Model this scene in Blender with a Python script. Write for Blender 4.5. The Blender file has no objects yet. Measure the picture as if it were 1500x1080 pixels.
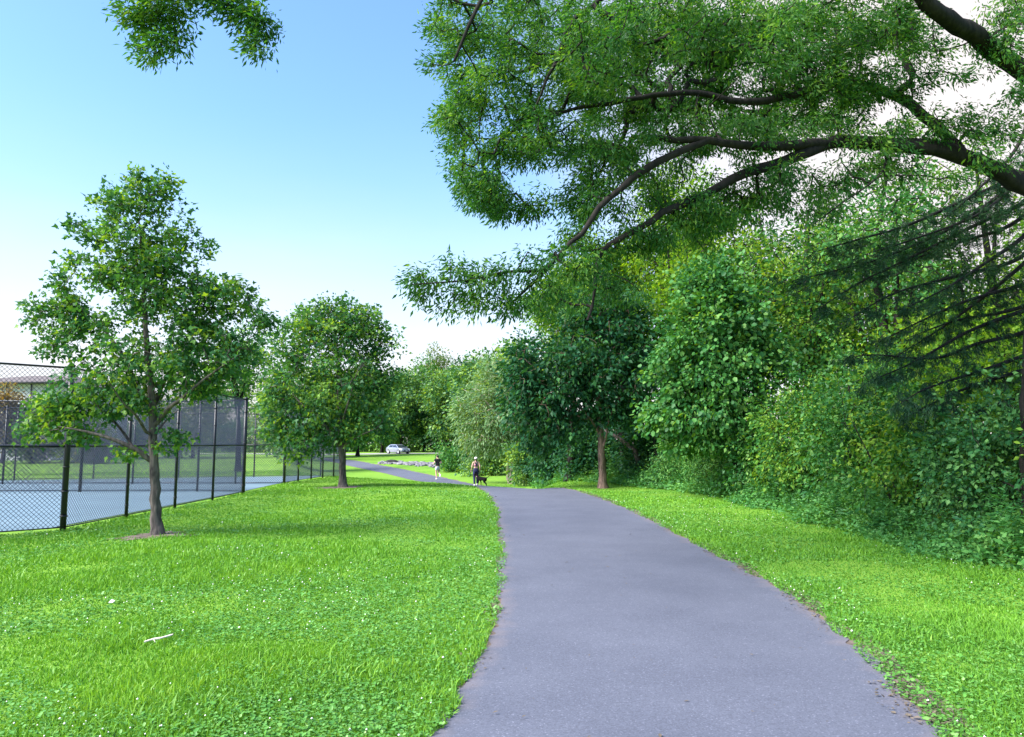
import bpy, math, random
import numpy as np
from mathutils import Vector, Matrix

random.seed(7)
SC = bpy.context.scene
COL = SC.collection
R = math.radians

# ------------------------------------------------------------------ camera
FOC = 1112.0
PITCH = math.atan(110.0 / FOC)
CAMZ = 1.6
cam_d = bpy.data.cameras.new("camera")
cam_d.sensor_width = 36.0
cam_d.lens = FOC / 1500.0 * 36.0
cam_d.clip_start = 0.05
cam_d.clip_end = 3000.0
cam = bpy.data.objects.new("camera", cam_d)
COL.objects.link(cam)
cam.location = (0, 0, CAMZ)
cam.rotation_euler = (math.pi / 2 + PITCH, 0, 0)
SC.camera = cam


def P(px, py, d):
    """world point seen at photo pixel (px, py) at forward distance d"""
    u = 540.0 - py
    dy = FOC * math.cos(PITCH) - u * math.sin(PITCH)
    dz = FOC * math.sin(PITCH) + u * math.cos(PITCH)
    s = d / dy
    return np.array([(px - 750.0) * s, d, CAMZ + dz * s])


# ------------------------------------------------------------------ terrain
DS = np.array([-50, -1.5, 0, 1, 2.75, 4.65, 7.2, 10.4, 14, 20, 29, 48, 70, 2000.])
DH = np.array([0, 0, -.01, -.06, -.22, -.42, -.66, -.92, -1.02, -.9, -.45, 0.02, .2, .2])


def sstep(a, b, x):
    t = np.clip((x - a) / (b - a), 0, 1)
    return t * t * (3 - 2 * t)


def H(x, y):
    x = np.asarray(x, float)
    y = np.asarray(y, float)
    s = (x - 2) * .74 + (y - 25) * .67
    h = 0
    for o in (-.8, -.4, 0, .4, .8):
        h = h + np.interp(s + o, DS, DH) / 5
    q = x / np.maximum(y, 5.0)
    f = (1 - sstep(.02, .085, q)) * sstep(-.30, -.245, q)
    h = h * f
    b = .03 * np.sin(x * .55 + 1) * np.sin(y * .43) + .02 * np.sin(x * 1.3 + y * .7)
    off = np.abs(x - path_center(y))
    b = b * sstep(1.4, 3.0, off) * (1 - sstep(-7.2, -8.2, x) * (y < 45))
    return h + b


# path centre line: x as a function of y while y<30, then swinging left
PATH = [(.35, -6), (.55, 0), (.75, 3), (.93, 4.14), (1.08, 5.2), (1.27, 6.4), (1.385, 8), (1.40, 10.5), (1.37, 13), (1.28, 17),
        (1.15, 20), (.95, 23), (.55, 26.5), (-.15, 31), (-1.1, 37), (-2.6, 44.5), (-5.9, 55.5), (-10.7, 69),
        (-15.8, 81), (-20.5, 92), (-27, 104), (-38, 116)]
PW = [1.36, 1.36, 1.36, 1.39, 1.42, 1.46, 1.53, 1.55, 1.56, 1.6, 1.6, 1.6, 1.55, 1.45, 1.4, 1.35, 1.35, 1.35, 1.35, 1.35, 1.35, 1.35]
PA = np.array(PATH, float)


def path_center(y):
    return np.interp(y, PA[:, 1], PA[:, 0])


def catmull(pts, n):
    p = np.asarray(pts, float)
    p = np.vstack([2 * p[0] - p[1], p, 2 * p[-1] - p[-2]])
    out = []
    for i in range(1, len(p) - 2):
        t = np.linspace(0, 1, n, endpoint=False)[:, None]
        a, b, c, d = p[i - 1], p[i], p[i + 1], p[i + 2]
        out.append(.5 * (2 * b + (c - a) * t + (2 * a - 5 * b + 4 * c - d) * t ** 2 + (3 * b - a - 3 * c + d) * t ** 3))
    out.append(p[-2][None])
    return np.vstack(out)


PC = catmull(PA, 10)
PWS = np.interp(np.linspace(0, 1, len(PC)), np.linspace(0, 1, len(PW)), PW)


def path_dist(x, y):
    """signed distance outside the path edge (negative on the path)"""
    x = np.asarray(x, float).ravel()
    y = np.asarray(y, float).ravel()
    best = np.full(x.shape, 1e9)
    for i in range(len(PC) - 1):
        a, b = PC[i], PC[i + 1]
        ab = b - a
        t = np.clip(((x - a[0]) * ab[0] + (y - a[1]) * ab[1]) / (ab @ ab), 0, 1)
        dd = np.hypot(x - a[0] - t * ab[0], y - a[1] - t * ab[1]) - (PWS[i] + (PWS[i + 1] - PWS[i]) * t)
        best = np.minimum(best, dd)
    return best


def vnoise(x, y, sc, seed=0):
    x = np.asarray(x, float) / sc
    y = np.asarray(y, float) / sc
    xi = np.floor(x).astype(np.int64)
    yi = np.floor(y).astype(np.int64)
    xf = x - xi
    yf = y - yi
    xf = xf * xf * (3 - 2 * xf)
    yf = yf * yf * (3 - 2 * yf)

    def h(a, b):
        n = (a * 374761393 + b * 668265263 + seed * 974711) & 0x7fffffff
        n = ((n ^ (n >> 13)) * 1274126177) & 0x7fffffff
        return ((n ^ (n >> 16)) & 0xffff) / 65535.0
    return (h(xi, yi) * (1 - xf) + h(xi + 1, yi) * xf) * (1 - yf) + (h(xi, yi + 1) * (1 - xf) + h(xi + 1, yi + 1) * xf) * yf


# ------------------------------------------------------------------ materials
def new_mat(name):
    m = bpy.data.materials.new(name)
    m.use_nodes = True
    nt = m.node_tree
    nt.nodes.clear()
    out = nt.nodes.new("ShaderNodeOutputMaterial")
    return m, nt, out


def N(nt, t, **kw):
    n = nt.nodes.new(t)
    for k, v in kw.items():
        if k in n.inputs.keys() if hasattr(n.inputs, 'keys') else False:
            n.inputs[k].default_value = v
        else:
            setattr(n, k, v)
    return n


def ramp(nt, fac, cols):
    r = nt.nodes.new("ShaderNodeValToRGB")
    els = r.color_ramp.elements
    while len(els) < len(cols):
        els.new(.5)
    for e, (p, c) in zip(els, cols):
        e.position = p
        e.color = (*c, 1)
    nt.links.new(fac, r.inputs[0])
    return r.outputs[0]


def plain(name, col, rough=.6, metal=0.0, spec=.5, noise=0.0, nscale=8.0, bump=0.0, coat=0.0):
    m, nt, out = new_mat(name)
    b = nt.nodes.new("ShaderNodeBsdfPrincipled")
    b.inputs["Roughness"].default_value = rough
    b.inputs["Metallic"].default_value = metal
    b.inputs["Specular IOR Level"].default_value = spec
    b.inputs["Coat Weight"].default_value = coat
    tc = nt.nodes.new("ShaderNodeTexCoord")
    ns = nt.nodes.new("ShaderNodeTexNoise")
    ns.inputs["Scale"].default_value = nscale
    ns.inputs["Detail"].default_value = 5
    nt.links.new(tc.outputs["Object"], ns.inputs["Vector"])
    c = np.array(col)
    k = ramp(nt, ns.outputs[0], [(.3, tuple(c * (1 - noise))), (.7, tuple(np.minimum(c * (1 + noise), 1)))])
    nt.links.new(k, b.inputs["Base Color"])
    if bump:
        bp = nt.nodes.new("ShaderNodeBump")
        bp.inputs["Strength"].default_value = bump
        bp.inputs["Distance"].default_value = .02
        nt.links.new(ns.outputs[0], bp.inputs["Height"])
        nt.links.new(bp.outputs[0], b.inputs["Normal"])
    nt.links.new(b.outputs[0], out.inputs[0])
    return m


def leaf_mat(name, cols, trans=.38, rough=.45, spec=.35, tcol=None):
    """cols: ramp over the per-leaf 'tint' attribute (leaf-to-leaf variation; yellow ends also paint in backlit clusters)"""
    m, nt, out = new_mat(name)
    at = nt.nodes.new("ShaderNodeAttribute")
    at.attribute_name = "tint"
    c = ramp(nt, at.outputs["Fac"], cols)
    b = nt.nodes.new("ShaderNodeBsdfPrincipled")
    b.inputs["Roughness"].default_value = rough
    b.inputs["Specular IOR Level"].default_value = spec
    nt.links.new(c, b.inputs["Base Color"])
    t = nt.nodes.new("ShaderNodeBsdfTranslucent")
    mx = nt.nodes.new("ShaderNodeMix")
    mx.data_type = 'RGBA'
    mx.blend_type = 'MULTIPLY'
    mx.inputs[0].default_value = 1
    nt.links.new(c, mx.inputs[6])
    mx.inputs[7].default_value = (*(tcol or (1.9, 1.5, .35)), 1)
    nt.links.new(mx.outputs[2], t.inputs[0])
    ms = nt.nodes.new("ShaderNodeMixShader")
    ms.inputs[0].default_value = trans
    nt.links.new(b.outputs[0], ms.inputs[1])
    nt.links.new(t.outputs[0], ms.inputs[2])
    nt.links.new(ms.outputs[0], out.inputs[0])
    return m


def bark_mat(name, c0, c1, scale=6.0, bump=.6):
    m, nt, out = new_mat(name)
    tc = nt.nodes.new("ShaderNodeTexCoord")
    mp = nt.nodes.new("ShaderNodeMapping")
    mp.inputs["Scale"].default_value = (scale * 3, scale * 3, scale * .7)
    nt.links.new(tc.outputs["Object"], mp.inputs[0])
    ns = nt.nodes.new("ShaderNodeTexNoise")
    ns.inputs["Scale"].default_value = 1.0
    ns.inputs["Detail"].default_value = 6
    nt.links.new(mp.outputs[0], ns.inputs["Vector"])
    n2 = nt.nodes.new("ShaderNodeTexNoise")
    n2.inputs["Scale"].default_value = 1.6
    nt.links.new(tc.outputs["Object"], n2.inputs["Vector"])
    ad = nt.nodes.new("ShaderNodeMath")
    ad.operation = 'MULTIPLY_ADD'
    ad.inputs[1].default_value = .4
    nt.links.new(n2.outputs[0], ad.inputs[0])
    nt.links.new(ns.outputs[0], ad.inputs[2])
    c = ramp(nt, ad.outputs[0], [(.45, c0), (.85, c1)])
    b = nt.nodes.new("ShaderNodeBsdfPrincipled")
    b.inputs["Roughness"].default_value = .9
    b.inputs["Specular IOR Level"].default_value = .2
    nt.links.new(c, b.inputs["Base Color"])
    bp = nt.nodes.new("ShaderNodeBump")
    bp.inputs["Strength"].default_value = bump
    bp.inputs["Distance"].default_value = .03
    nt.links.new(ns.outputs[0], bp.inputs["Height"])
    nt.links.new(bp.outputs[0], b.inputs["Normal"])
    nt.links.new(b.outputs[0], out.inputs[0])
    return m


MAT = {}
MAT['maple'] = leaf_mat("maple_leaf", [(0, (.03, .115, .05)), (.5, (.052, .175, .058)), (.85, (.10, .25, .055)), (1, (.18, .33, .055))], spec=.2, trans=.42)
MAT['oak'] = leaf_mat("oak_leaf", [(0, (.024, .095, .026)), (.5, (.046, .15, .034)), (.85, (.085, .21, .036)), (1, (.15, .27, .04))], trans=.45, spec=.2, tcol=(1.55, 1.5, .4))
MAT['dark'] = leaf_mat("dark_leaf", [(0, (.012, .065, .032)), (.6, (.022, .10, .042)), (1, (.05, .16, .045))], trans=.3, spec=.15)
MAT['hedge'] = leaf_mat("hedge_leaf", [(0, (.022, .10, .026)), (.5, (.055, .18, .034)), (.85, (.12, .27, .038)), (1, (.21, .35, .05))], trans=.35, spec=.15)
MAT['blue'] = leaf_mat("bluish_leaf", [(0, (.024, .11, .042)), (.5, (.05, .18, .058)), (1, (.13, .30, .085))], trans=.3, spec=.2)
MAT['lush'] = leaf_mat("lush_leaf", [(0, (.022, .11, .03)), (.5, (.045, .17, .04)), (.85, (.08, .24, .05)), (1, (.15, .31, .07))], trans=.33, spec=.25, rough=.5)
MAT['yellow'] = leaf_mat("backlit_yellow_leaf", [(0, (.055, .15, .018)), (.5, (.105, .225, .022)), (1, (.23, .35, .03))], trans=.5, spec=.15, tcol=(1.5, 1.5, .35))  # yellow glow of backlit woods painted into the leaf colour
MAT['birch'] = leaf_mat("birch_leaf", [(0, (.08, .18, .075)), (.5, (.13, .25, .105)), (1, (.22, .34, .15))], trans=.35)
MAT['far'] = leaf_mat("far_leaf", [(0, (.04, .13, .06)), (.5, (.08, .21, .06)), (.85, (.14, .29, .055)), (1, (.22, .36, .05))], trans=.3)
MAT['farpale'] = leaf_mat("pale_leaf", [(0, (.06, .14, .04)), (.6, (.11, .19, .055)), (1, (.21, .25, .09))], trans=.4)
MAT['bronze'] = leaf_mat("bronze_leaf", [(0, (.12, .08, .04)), (.5, (.22, .16, .07)), (1, (.34, .28, .12))], trans=.35)
MAT['cedar'] = leaf_mat("cedar_needle", [(0, (.012, .045, .022)), (.6, (.024, .075, .032)), (1, (.055, .125, .045))], trans=.15, spec=.15)
MAT['weed'] = leaf_mat("weed_leaf", [(0, (.042, .16, .048)), (.5, (.08, .25, .062)), (1, (.17, .36, .095))], trans=.33, spec=.2)
MAT['grass'] = leaf_mat("grass_blade", [(0, (.08, .22, .03)), (.35, (.13, .32, .034)), (.7, (.20, .40, .036)), (1, (.31, .46, .06))], trans=.35, tcol=(1.3, 1.2, .5), spec=.25)
MAT['clover'] = leaf_mat("clover_leaf", [(0, (.065, .21, .035)), (.6, (.11, .30, .05)), (1, (.21, .42, .11))], trans=.25, tcol=(1.3, 1.2, .5))
MAT['bark'] = bark_mat("grey_brown_bark", (.02, .018, .02), (.15, .125, .115), bump=1.0)
MAT['darkbark'] = bark_mat("dark_bark", (.006, .006, .007), (.026, .022, .02), scale=5)
MAT['redbark'] = bark_mat("reddish_bark", (.07, .045, .04), (.26, .17, .14))
MAT['palebark'] = bark_mat("pale_bark", (.22, .17, .13), (.55, .45, .37))
MAT['black'] = plain("black_coated_steel", (.012, .013, .02), rough=.35, noise=.2)
MAT['wire'] = plain("black_vinyl_wire", (.028, .036, .075), rough=.35, noise=.1)
MAT['skin'] = plain("skin", (.50, .31, .23), rough=.55, noise=.05)
MAT['black_cloth'] = plain("black_cloth", (.012, .012, .016), rough=.9, noise=.3)
MAT['navy_cloth'] = plain("navy_cloth", (.012, .014, .06), rough=.85, noise=.3)
MAT['pale_cloth'] = plain("pale_blue_cloth", (.42, .48, .55), rough=.85, noise=.15)
MAT['white'] = plain("white_fabric", (.75, .75, .74), rough=.7, noise=.05)
MAT['pink_cloth'] = plain("pink_cloth", (.5, .2, .3), rough=.85, noise=.1)
MAT['hair'] = plain("dark_hair", (.012, .009, .008), rough=.5, noise=.3)
MAT['fur'] = plain("black_fur", (.005, .005, .006), rough=.95, spec=.1, noise=.4, nscale=30)
MAT['tanfur'] = plain("white_fur", (.4, .36, .3), rough=.8, noise=.2, nscale=30)
MAT['silver'] = plain("silver_paint", (.36, .39, .47), rough=.3, metal=.55, noise=.03, coat=.6)
MAT['glass'] = plain("dark_glass", (.015, .02, .03), rough=.06, noise=.0, spec=.8)
MAT['rubber'] = plain("tyre_rubber", (.02, .02, .022), rough=.85, noise=.2)
MAT['rim'] = plain("alloy_rim", (.62, .64, .66), rough=.35, metal=.6)
MAT['lamp'] = plain("headlight_lens", (.85, .87, .9), rough=.1)
MAT['blackplastic'] = plain("black_plastic", (.015, .016, .02), rough=.5)
MAT['plate'] = plain("number_plate", (.75, .75, .75), rough=.5)
MAT['wall'] = plain("pale_stucco", (.55, .52, .58), rough=.9, noise=.06, nscale=2)
MAT['roof'] = plain("brown_shingle", (.14, .115, .115), rough=.9, noise=.2, nscale=14)
MAT['trim'] = plain("dark_trim", (.09, .075, .08), rough=.7)
MAT['deadwood'] = plain("bleached_wood", (.55, .50, .42), rough=.9, noise=.2, nscale=25)
MAT['litter'] = plain("dry_leaf_litter", (.12, .095, .07), rough=.9, noise=.5, nscale=3)
MAT['petal'] = plain("clover_petal", (.78, .77, .72), rough=.8)
MAT['rock'] = plain("riprap_stone", (.19, .18, .21), rough=.9, noise=.4, nscale=.8)
MAT['darkrock'] = plain("dark_stone", (.02, .02, .022), rough=.9, noise=.4)
MAT['soil'] = plain("bare_soil", (.14, .105, .085), rough=1, noise=.5, nscale=6)


# ------------------------------------------------------------------ object helpers
def tag(o, label=None, cat=None, group=None, kind=None):
    if label: o['label'] = label
    if cat: o['category'] = cat
    if group: o['group'] = group
    if kind: o['kind'] = kind
    return o


def empty(name, loc=(0, 0, 0), label=None, cat=None, group=None):
    o = bpy.data.objects.new(name, None)
    COL.objects.link(o)
    o.location = tuple(float(v) for v in loc)
    o.empty_display_size = .2
    return tag(o, label, cat, group)


def link_mesh(name, me, mat, parent=None, loc=None):
    o = bpy.data.objects.new(name, me)
    COL.objects.link(o)
    if mat is not None and not me.materials:
        me.materials.append(mat)
    if parent is not None:
        o.parent = parent
    if loc is not None:
        o.location = tuple(float(v) for v in loc)
    return o


def tri_mesh(name, v, f, tint=None, smooth=False):
    v = np.ascontiguousarray(v, np.float32)
    f = np.ascontiguousarray(f, np.int32)
    me = bpy.data.meshes.new(name)
    me.vertices.add(len(v))
    me.vertices.foreach_set("co", v.ravel())
    me.loops.add(f.size)
    me.loops.foreach_set("vertex_index", f.ravel())
    me.polygons.add(len(f))
    me.polygons.foreach_set("loop_start", np.arange(0, f.size, f.shape[1], dtype=np.int32))
    if smooth:
        me.polygons.foreach_set("use_smooth", np.ones(len(f), bool))
    me.update(calc_edges=True)
    if tint is not None:
        a = me.attributes.new("tint", 'FLOAT', 'POINT')
        a.data.foreach_set("value", np.ascontiguousarray(tint, np.float32))
    return me


class MB:
    """collects shapes for one mesh (quads/ngons, python lists)"""

    def __init__(self):
        self.v = []
        self.f = []
        self.sm = []

    def add(self, vs, fs, smooth=False):
        n = len(self.v)
        self.v += [tuple(float(c) for c in p) for p in vs]
        self.f += [tuple(i + n for i in f) for f in fs]
        self.sm += [smooth] * len(fs)
        return self

    def box(self, c, s, rz=0.0, taper=1.0):
        cx, cy, cz = c
        hx, hy, hz = s[0] / 2, s[1] / 2, s[2] / 2
        vs = []
        for k, z in ((1, -hz), (taper, hz)):
            for x, y in ((-hx, -hy), (hx, -hy), (hx, hy), (-hx, hy)):
                x, y = x * k, y * k
                vs.append((cx + x * math.cos(rz) - y * math.sin(rz), cy + x * math.sin(rz) + y * math.cos(rz), cz + z))
        return self.add(vs, [(3, 2, 1, 0), (4, 5, 6, 7), (0, 1, 5, 4), (1, 2, 6, 5), (2, 3, 7, 6), (3, 0, 4, 7)])

    def tube(self, pts, rad, n=8, smooth=True, caps=True):
        pts = [np.asarray(p, float) for p in pts]
        if np.isscalar(rad): rad = [rad] * len(pts)
        vs = []
        ref = np.array([.31, .17, .93])
        for i, p in enumerate(pts):
            t = pts[min(i + 1, len(pts) - 1)] - pts[max(i - 1, 0)]
            t = t / (np.linalg.norm(t) + 1e-9)
            if abs(t @ ref) > .95: r0 = np.array([1, .1, 0])
            else: r0 = ref
            a = np.cross(t, r0); a /= np.linalg.norm(a)
            b = np.cross(t, a)
            for k in range(n):
                q = 2 * math.pi * k / n
                vs.append(p + rad[i] * (a * math.cos(q) + b * math.sin(q)))
        fs = []
        for i in range(len(pts) - 1):
            for k in range(n):
                fs.append((i * n + k, i * n + (k + 1) % n, (i + 1) * n + (k + 1) % n, (i + 1) * n + k))
        self.add(vs, fs, smooth)
        if caps:
            m = len(self.v) - len(vs)
            self.f += [tuple(m + k for k in range(n))[::-1], tuple(m + (len(pts) - 1) * n + k for k in range(n))]
            self.sm += [False, False]
        return self

    def ball(self, c, r, seg=8, rings=6):
        if np.isscalar(r): r = (r, r, r)
        vs = [(c[0], c[1], c[2] - r[2])]
        for i in range(1, rings):
            ph = -math.pi / 2 + math.pi * i / rings
            for k in range(seg):
                q = 2 * math.pi * k / seg
                vs.append((c[0] + r[0] * math.cos(ph) * math.cos(q), c[1] + r[1] * math.cos(ph) * math.sin(q), c[2] + r[2] * math.sin(ph)))
        vs.append((c[0], c[1], c[2] + r[2]))
        fs = [(0, 1 + (k + 1) % seg, 1 + k) for k in range(seg)]
        for i in range(rings - 2):
            for k in range(seg):
                fs.append((1 + i * seg + k, 1 + i * seg + (k + 1) % seg, 1 + (i + 1) * seg + (k + 1) % seg, 1 + (i + 1) * seg + k))
        l = len(vs) - 1
        fs += [(l, 1 + (rings - 2) * seg + k, 1 + (rings - 2) * seg + (k + 1) % seg) for k in range(seg)]
        return self.add(vs, fs, True)

    def build(self, name, mat, parent=None, loc=None, bevel=0):
        me = bpy.data.meshes.new(name)
        me.from_pydata(self.v, [], self.f)
        me.polygons.foreach_set("use_smooth", np.array(self.sm, bool))
        me.update()
        o = link_mesh(name, me, mat, parent, loc)
        if bevel:
            m = o.modifiers.new("bevel", 'BEVEL')
            m.width = bevel
            m.segments = 2
            m.limit_method = 'ANGLE'
        return o


# ------------------------------------------------------------------ tree engine
def resample(pts, step):
    c = catmull(pts, 12) if len(pts) > 2 else np.asarray(pts, float)
    seg = np.linalg.norm(np.diff(c, axis=0), axis=1)
    s = np.concatenate([[0], np.cumsum(seg)])
    n = max(2, int(math.ceil(s[-1] / step)) + 1)
    q = np.linspace(0, s[-1], n)
    return np.stack([np.interp(q, s, c[:, k]) for k in range(3)], 1), q / s[-1]


class Tree:
    def __init__(self, seed, step=.25):
        self.r = np.random.default_rng(seed)
        self.step = step
        self.pos = np.zeros((60000, 3))
        self.par = np.full(60000, -1, int)
        self.minr = np.zeros(60000)
        self.n = 0
        self.chains = []      # (start parent index, [node indices], is_limb)
        self.tips = []

    def _push(self, p, par, mr=0.0):
        self.pos[self.n] = p
        self.par[self.n] = par
        self.minr[self.n] = mr
        self.n += 1
        return self.n - 1

    def limb(self, pts, r0, r1, wig=.0):
        pts = np.asarray(pts, float)
        c, t = resample(pts, self.step)
        if wig:
            w = self.r.normal(0, wig, c.shape)
            w[0] = 0
            c = c + w
        if self.n == 0:
            par = self._push(c[0], -1, r0)
        else:
            par = int(np.argmin(((self.pos[:self.n] - c[0]) ** 2).sum(1)))
        ids = []
        k = par
        for p, tt in list(zip(c, t))[1:]:
            k = self._push(p, k, r0 + (r1 - r0) * tt)
            ids.append(k)
        self.chains.append((par, ids, True))

    def grow(self, att, bow=.12, sag=0.0, bias=.0, maxlen=9.0):
        att = np.asarray(att)
        base = self.pos[:self.n]
        d = np.sqrt(((att[:, None, :] - base[None]) ** 2).sum(2)).min(1) if len(att) * self.n < 4e7 else np.linalg.norm(att - base.mean(0), axis=1)
        for i in np.argsort(d):
            a = att[i]
            dd = ((self.pos[:self.n] - a) ** 2).sum(1)
            if bias:
                dd = dd * (1 + bias * (self.pos[:self.n, 2] > a[2] - .05))
            j = int(np.argmin(dd))
            L = math.sqrt(((self.pos[j] - a) ** 2).sum())
            if L > maxlen: continue
            if L < .06:
                self.tips.append((j, max(0, int(self.par[j])))); continue
            k = max(2, int(math.ceil(L / self.step)))
            t = np.linspace(1 / k, 1, k)[:, None]
            bv = self.r.normal(0, bow * L, 3)
            bv[2] += sag * L
            c = self.pos[j] + (a - self.pos[j]) * t + bv * np.sin(math.pi * t)
            par = j
            ids = []
            q = j
            for p in c:
                q = self._push(p, q)
                ids.append(q)
            self.chains.append((par, ids, False))
            self.tips.append((ids[-1], ids[-2] if len(ids) > 1 else par))

    def radii(self, tipr, pw=2.4):
        w = np.zeros(self.n)
        for t, _ in self.tips: w[t] += 1
        for i in range(self.n - 1, 0, -1):
            w[self.par[i]] += max(w[i], 1e-3)
        r = tipr * np.maximum(w, .6) ** (1 / pw)
        self.rad = np.where(self.minr[:self.n] > 0, self.minr[:self.n], r)
        for i in range(1, self.n):
            self.rad[i] = min(self.rad[i], self.rad[self.par[i]])

    def wood(self, origin=(0, 0, 0), twigs=True, flare=1.55):
        V = []; F = []; nv = 0
        ref = np.array([.31, .17, .93]); ref /= np.linalg.norm(ref)
        for ci, (par, ids, limb) in enumerate(self.chains):
            if not limb and not twigs: continue
            idx = [par] + ids
            c = self.pos[idx]
            rr = self.rad[idx].copy()
            if ci == 0:
                hh = c[:, 2] - c[0, 2]
                rr = rr * (1 + (flare - 1) * np.exp(-hh / .16))
            else:
                rr[0] = min(rr[0], rr[1] * 1.15)
            m = rr.max()
            n = 12 if m > .1 else 7 if m > .025 else 4 if m > .01 else 3
            t = np.gradient(c, axis=0)
            t /= np.linalg.norm(t, axis=1, keepdims=True) + 1e-9
            a = np.cross(t, ref)
            a /= np.linalg.norm(a, axis=1, keepdims=True) + 1e-9
            b = np.cross(t, a)
            q = np.arange(n) * 2 * math.pi / n
            prof = np.ones((len(idx), n))
            if n == 12: prof = 1 + .09 * np.sin(3 * q + 1)[None] + self.r.normal(0, .05, (len(idx), n))
            ring = c[:, None, :] + (rr[:, None] * prof)[..., None] * (np.cos(q)[None, :, None] * a[:, None] + np.sin(q)[None, :, None] * b[:, None])
            V.append(ring.reshape(-1, 3))
            i = np.arange(len(idx) - 1)[:, None] * n
            k = np.arange(n)[None]
            k2 = (k + 1) % n
            A, B, C, D = i + k, i + k2, i + n + k2, i + n + k
            F.append(np.stack([A, B, C], -1).reshape(-1, 3) + nv)
            F.append(np.stack([A, C, D], -1).reshape(-1, 3) + nv)
            nv += len(idx) * n
        v = np.vstack(V) - np.asarray(origin)
        return tri_mesh("wood", v, np.vstack(F), smooth=True)

    def leaves(self, per, size, spread, shape='ovate', droop=.3, up=.6, origin=(0, 0, 0), back=1.0, outw=.7, center=None, cvar=.5, flatten=.7, tipsel=None, szvar=.3):
        r = self.r
        tips = np.array(self.tips)
        if tipsel is not None: tips = tips[tipsel(self.pos[tips[:, 0]])]
        T = self.pos[tips[:, 0]]
        Q = self.pos[tips[:, 1]]
        n = len(T)
        k = r.poisson(per, n)
        idx = np.repeat(np.arange(n), k)
        m = len(idx)
        u = r.uniform(-.15, 1, m)[:, None] * back
        off = np.clip(r.normal(0, 1, (m, 3)), -2, 2) * spread
        off[:, 2] *= flatten
        p = T[idx] + (Q - T)[idx] * u + off
        cen = np.asarray(center) if center is not None else T.mean(0)
        o = T[idx] - cen
        o /= np.linalg.norm(o, axis=1, keepdims=True) + 1e-6
        d = outw * o + .7 * off / (np.linalg.norm(off, axis=1, keepdims=True) + 1e-6) + r.normal(0, .5, (m, 3))
        d[:, 2] -= droop
        ctint = r.uniform(0, 1, n)  # per-cluster variation; the yellowest clusters also paint in backlight
        tint = np.clip(.5 + (ctint[idx] - .5) * cvar * 1.4 + r.normal(0, .24, m), 0, 1)
        v, f, tt = leaf_geo(r, p, d, size * np.exp(np.clip(r.normal(0, szvar, m), -.6, .45)), shape, up, tint)
        return tri_mesh("leaves", v - np.asarray(origin), f, tint=tt)


LEAF = {
    # verts (along, across, normal), faces
    'ovate': ([(0, 0, 0), (.42, -.3, .07), (1, 0, -.05), (.42, .3, .07)], [(0, 1, 2), (0, 2, 3)]),
    'round': ([(0, 0, 0), (.3, -.38, .06), (.8, -.28, .02), (1, 0, -.06), (.8, .28, .02), (.3, .38, .06)], [(0, 1, 2), (0, 2, 3), (0, 3, 4), (0, 4, 5)]),
    'narrow': ([(0, 0, 0), (.45, -.16, .03), (1, 0, -.08), (.45, .16, .03)], [(0, 1, 2), (0, 2, 3)]),
    'needle': ([(0, -.08, 0), (0, .08, 0), (1, 0, 0)], [(0, 1, 2)]),
    'maple': ([(0, 0, 0), (.3, -.5, .05), (.5, -.2, .03), (1, 0, -.08), (.5, .2, .03), (.3, .5, .05)], [(0, 1, 2), (0, 2, 3), (0, 3, 4), (0, 4, 5)]),
}


def leaf_geo(r, p, d, size, shape, up, tint):
    T, F = LEAF[shape]
    T = np.array(T); F = np.array(F)
    m = len(p)
    d = d / (np.linalg.norm(d, axis=1, keepdims=True) + 1e-9)
    nr = r.normal(0, 1, (m, 3))
    nr /= np.linalg.norm(nr, axis=1, keepdims=True)
    nr = nr * (1 - up) + np.array([0, 0, up])
    s = np.cross(nr, d)
    s /= np.linalg.norm(s, axis=1, keepdims=True) + 1e-9
    nn = np.cross(d, s)
    size = np.broadcast_to(size, (m,))
    v = p[:, None] + size[:, None, None] * (T[None, :, 0:1] * d[:, None] + T[None, :, 1:2] * s[:, None] + T[None, :, 2:3] * nn[:, None])
    f = F[None] + (np.arange(m) * len(T))[:, None, None]
    return v.reshape(-1, 3), f.reshape(-1, 3), np.repeat(tint, len(T))


def ell(r, n, c, rad, shell=.35):
    v = r.normal(0, 1, (n, 3))
    v /= np.linalg.norm(v, axis=1, keepdims=True)
    return np.asarray(c) + v * (r.uniform(0, 1, (n, 1)) ** shell) * np.asarray(rad)


def blobs_px(r, blobs, d, dens, depthk=1.0, shell=.35):
    """blobs: (px, py, rx, ry[, depth offset]) in photo pixels at distance d; dens tips per square metre of outline"""
    out = []
    for b in blobs:
        px, py, rx, ry = b[:4]
        dd = d + (b[4] if len(b) > 4 else 0)
        c = P(px, py, dd)
        k = dd / FOC
        ra = (rx * k, .5 * (rx + ry) * k * depthk, ry * k)
        n = max(4, int(dens * math.pi * ra[0] * ra[2]))
        out.append(ell(r, n, c, ra, shell))
    return np.vstack(out)


def finish_tree(T, name, base, label, cat, leafmat, barkmat, group=None, crown='crown', wood_name='trunk', tipr=.004, pw=2.4, **lk):
    T.radii(tipr, pw)
    e = empty(name, base, label, cat, group)
    link_mesh(wood_name, T.wood(base), MAT[barkmat], e)
    link_mesh(crown, T.leaves(origin=base, **lk), MAT[leafmat], e)
    return e


def copy_tree(o, parent=None):
    c = o.copy()
    COL.objects.link(c)
    if parent is not None: c.parent = parent
    for ch in list(o.children): copy_tree(ch, c)
    return c


# ------------------------------------------------------------------ ground
def axis(lo, hi, fine, far, grow=1.25):
    a = list(np.arange(lo, hi + 1e-6, fine))
    s = fine
    x = hi
    up = []
    while x < far:
        s *= grow
        x += s
        up.append(x)
    s = fine
    x = lo
    dn = []
    while x > -far:
        s *= grow
        x -= s
        dn.append(x)
    return np.array(dn[::-1] + a + up)


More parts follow.
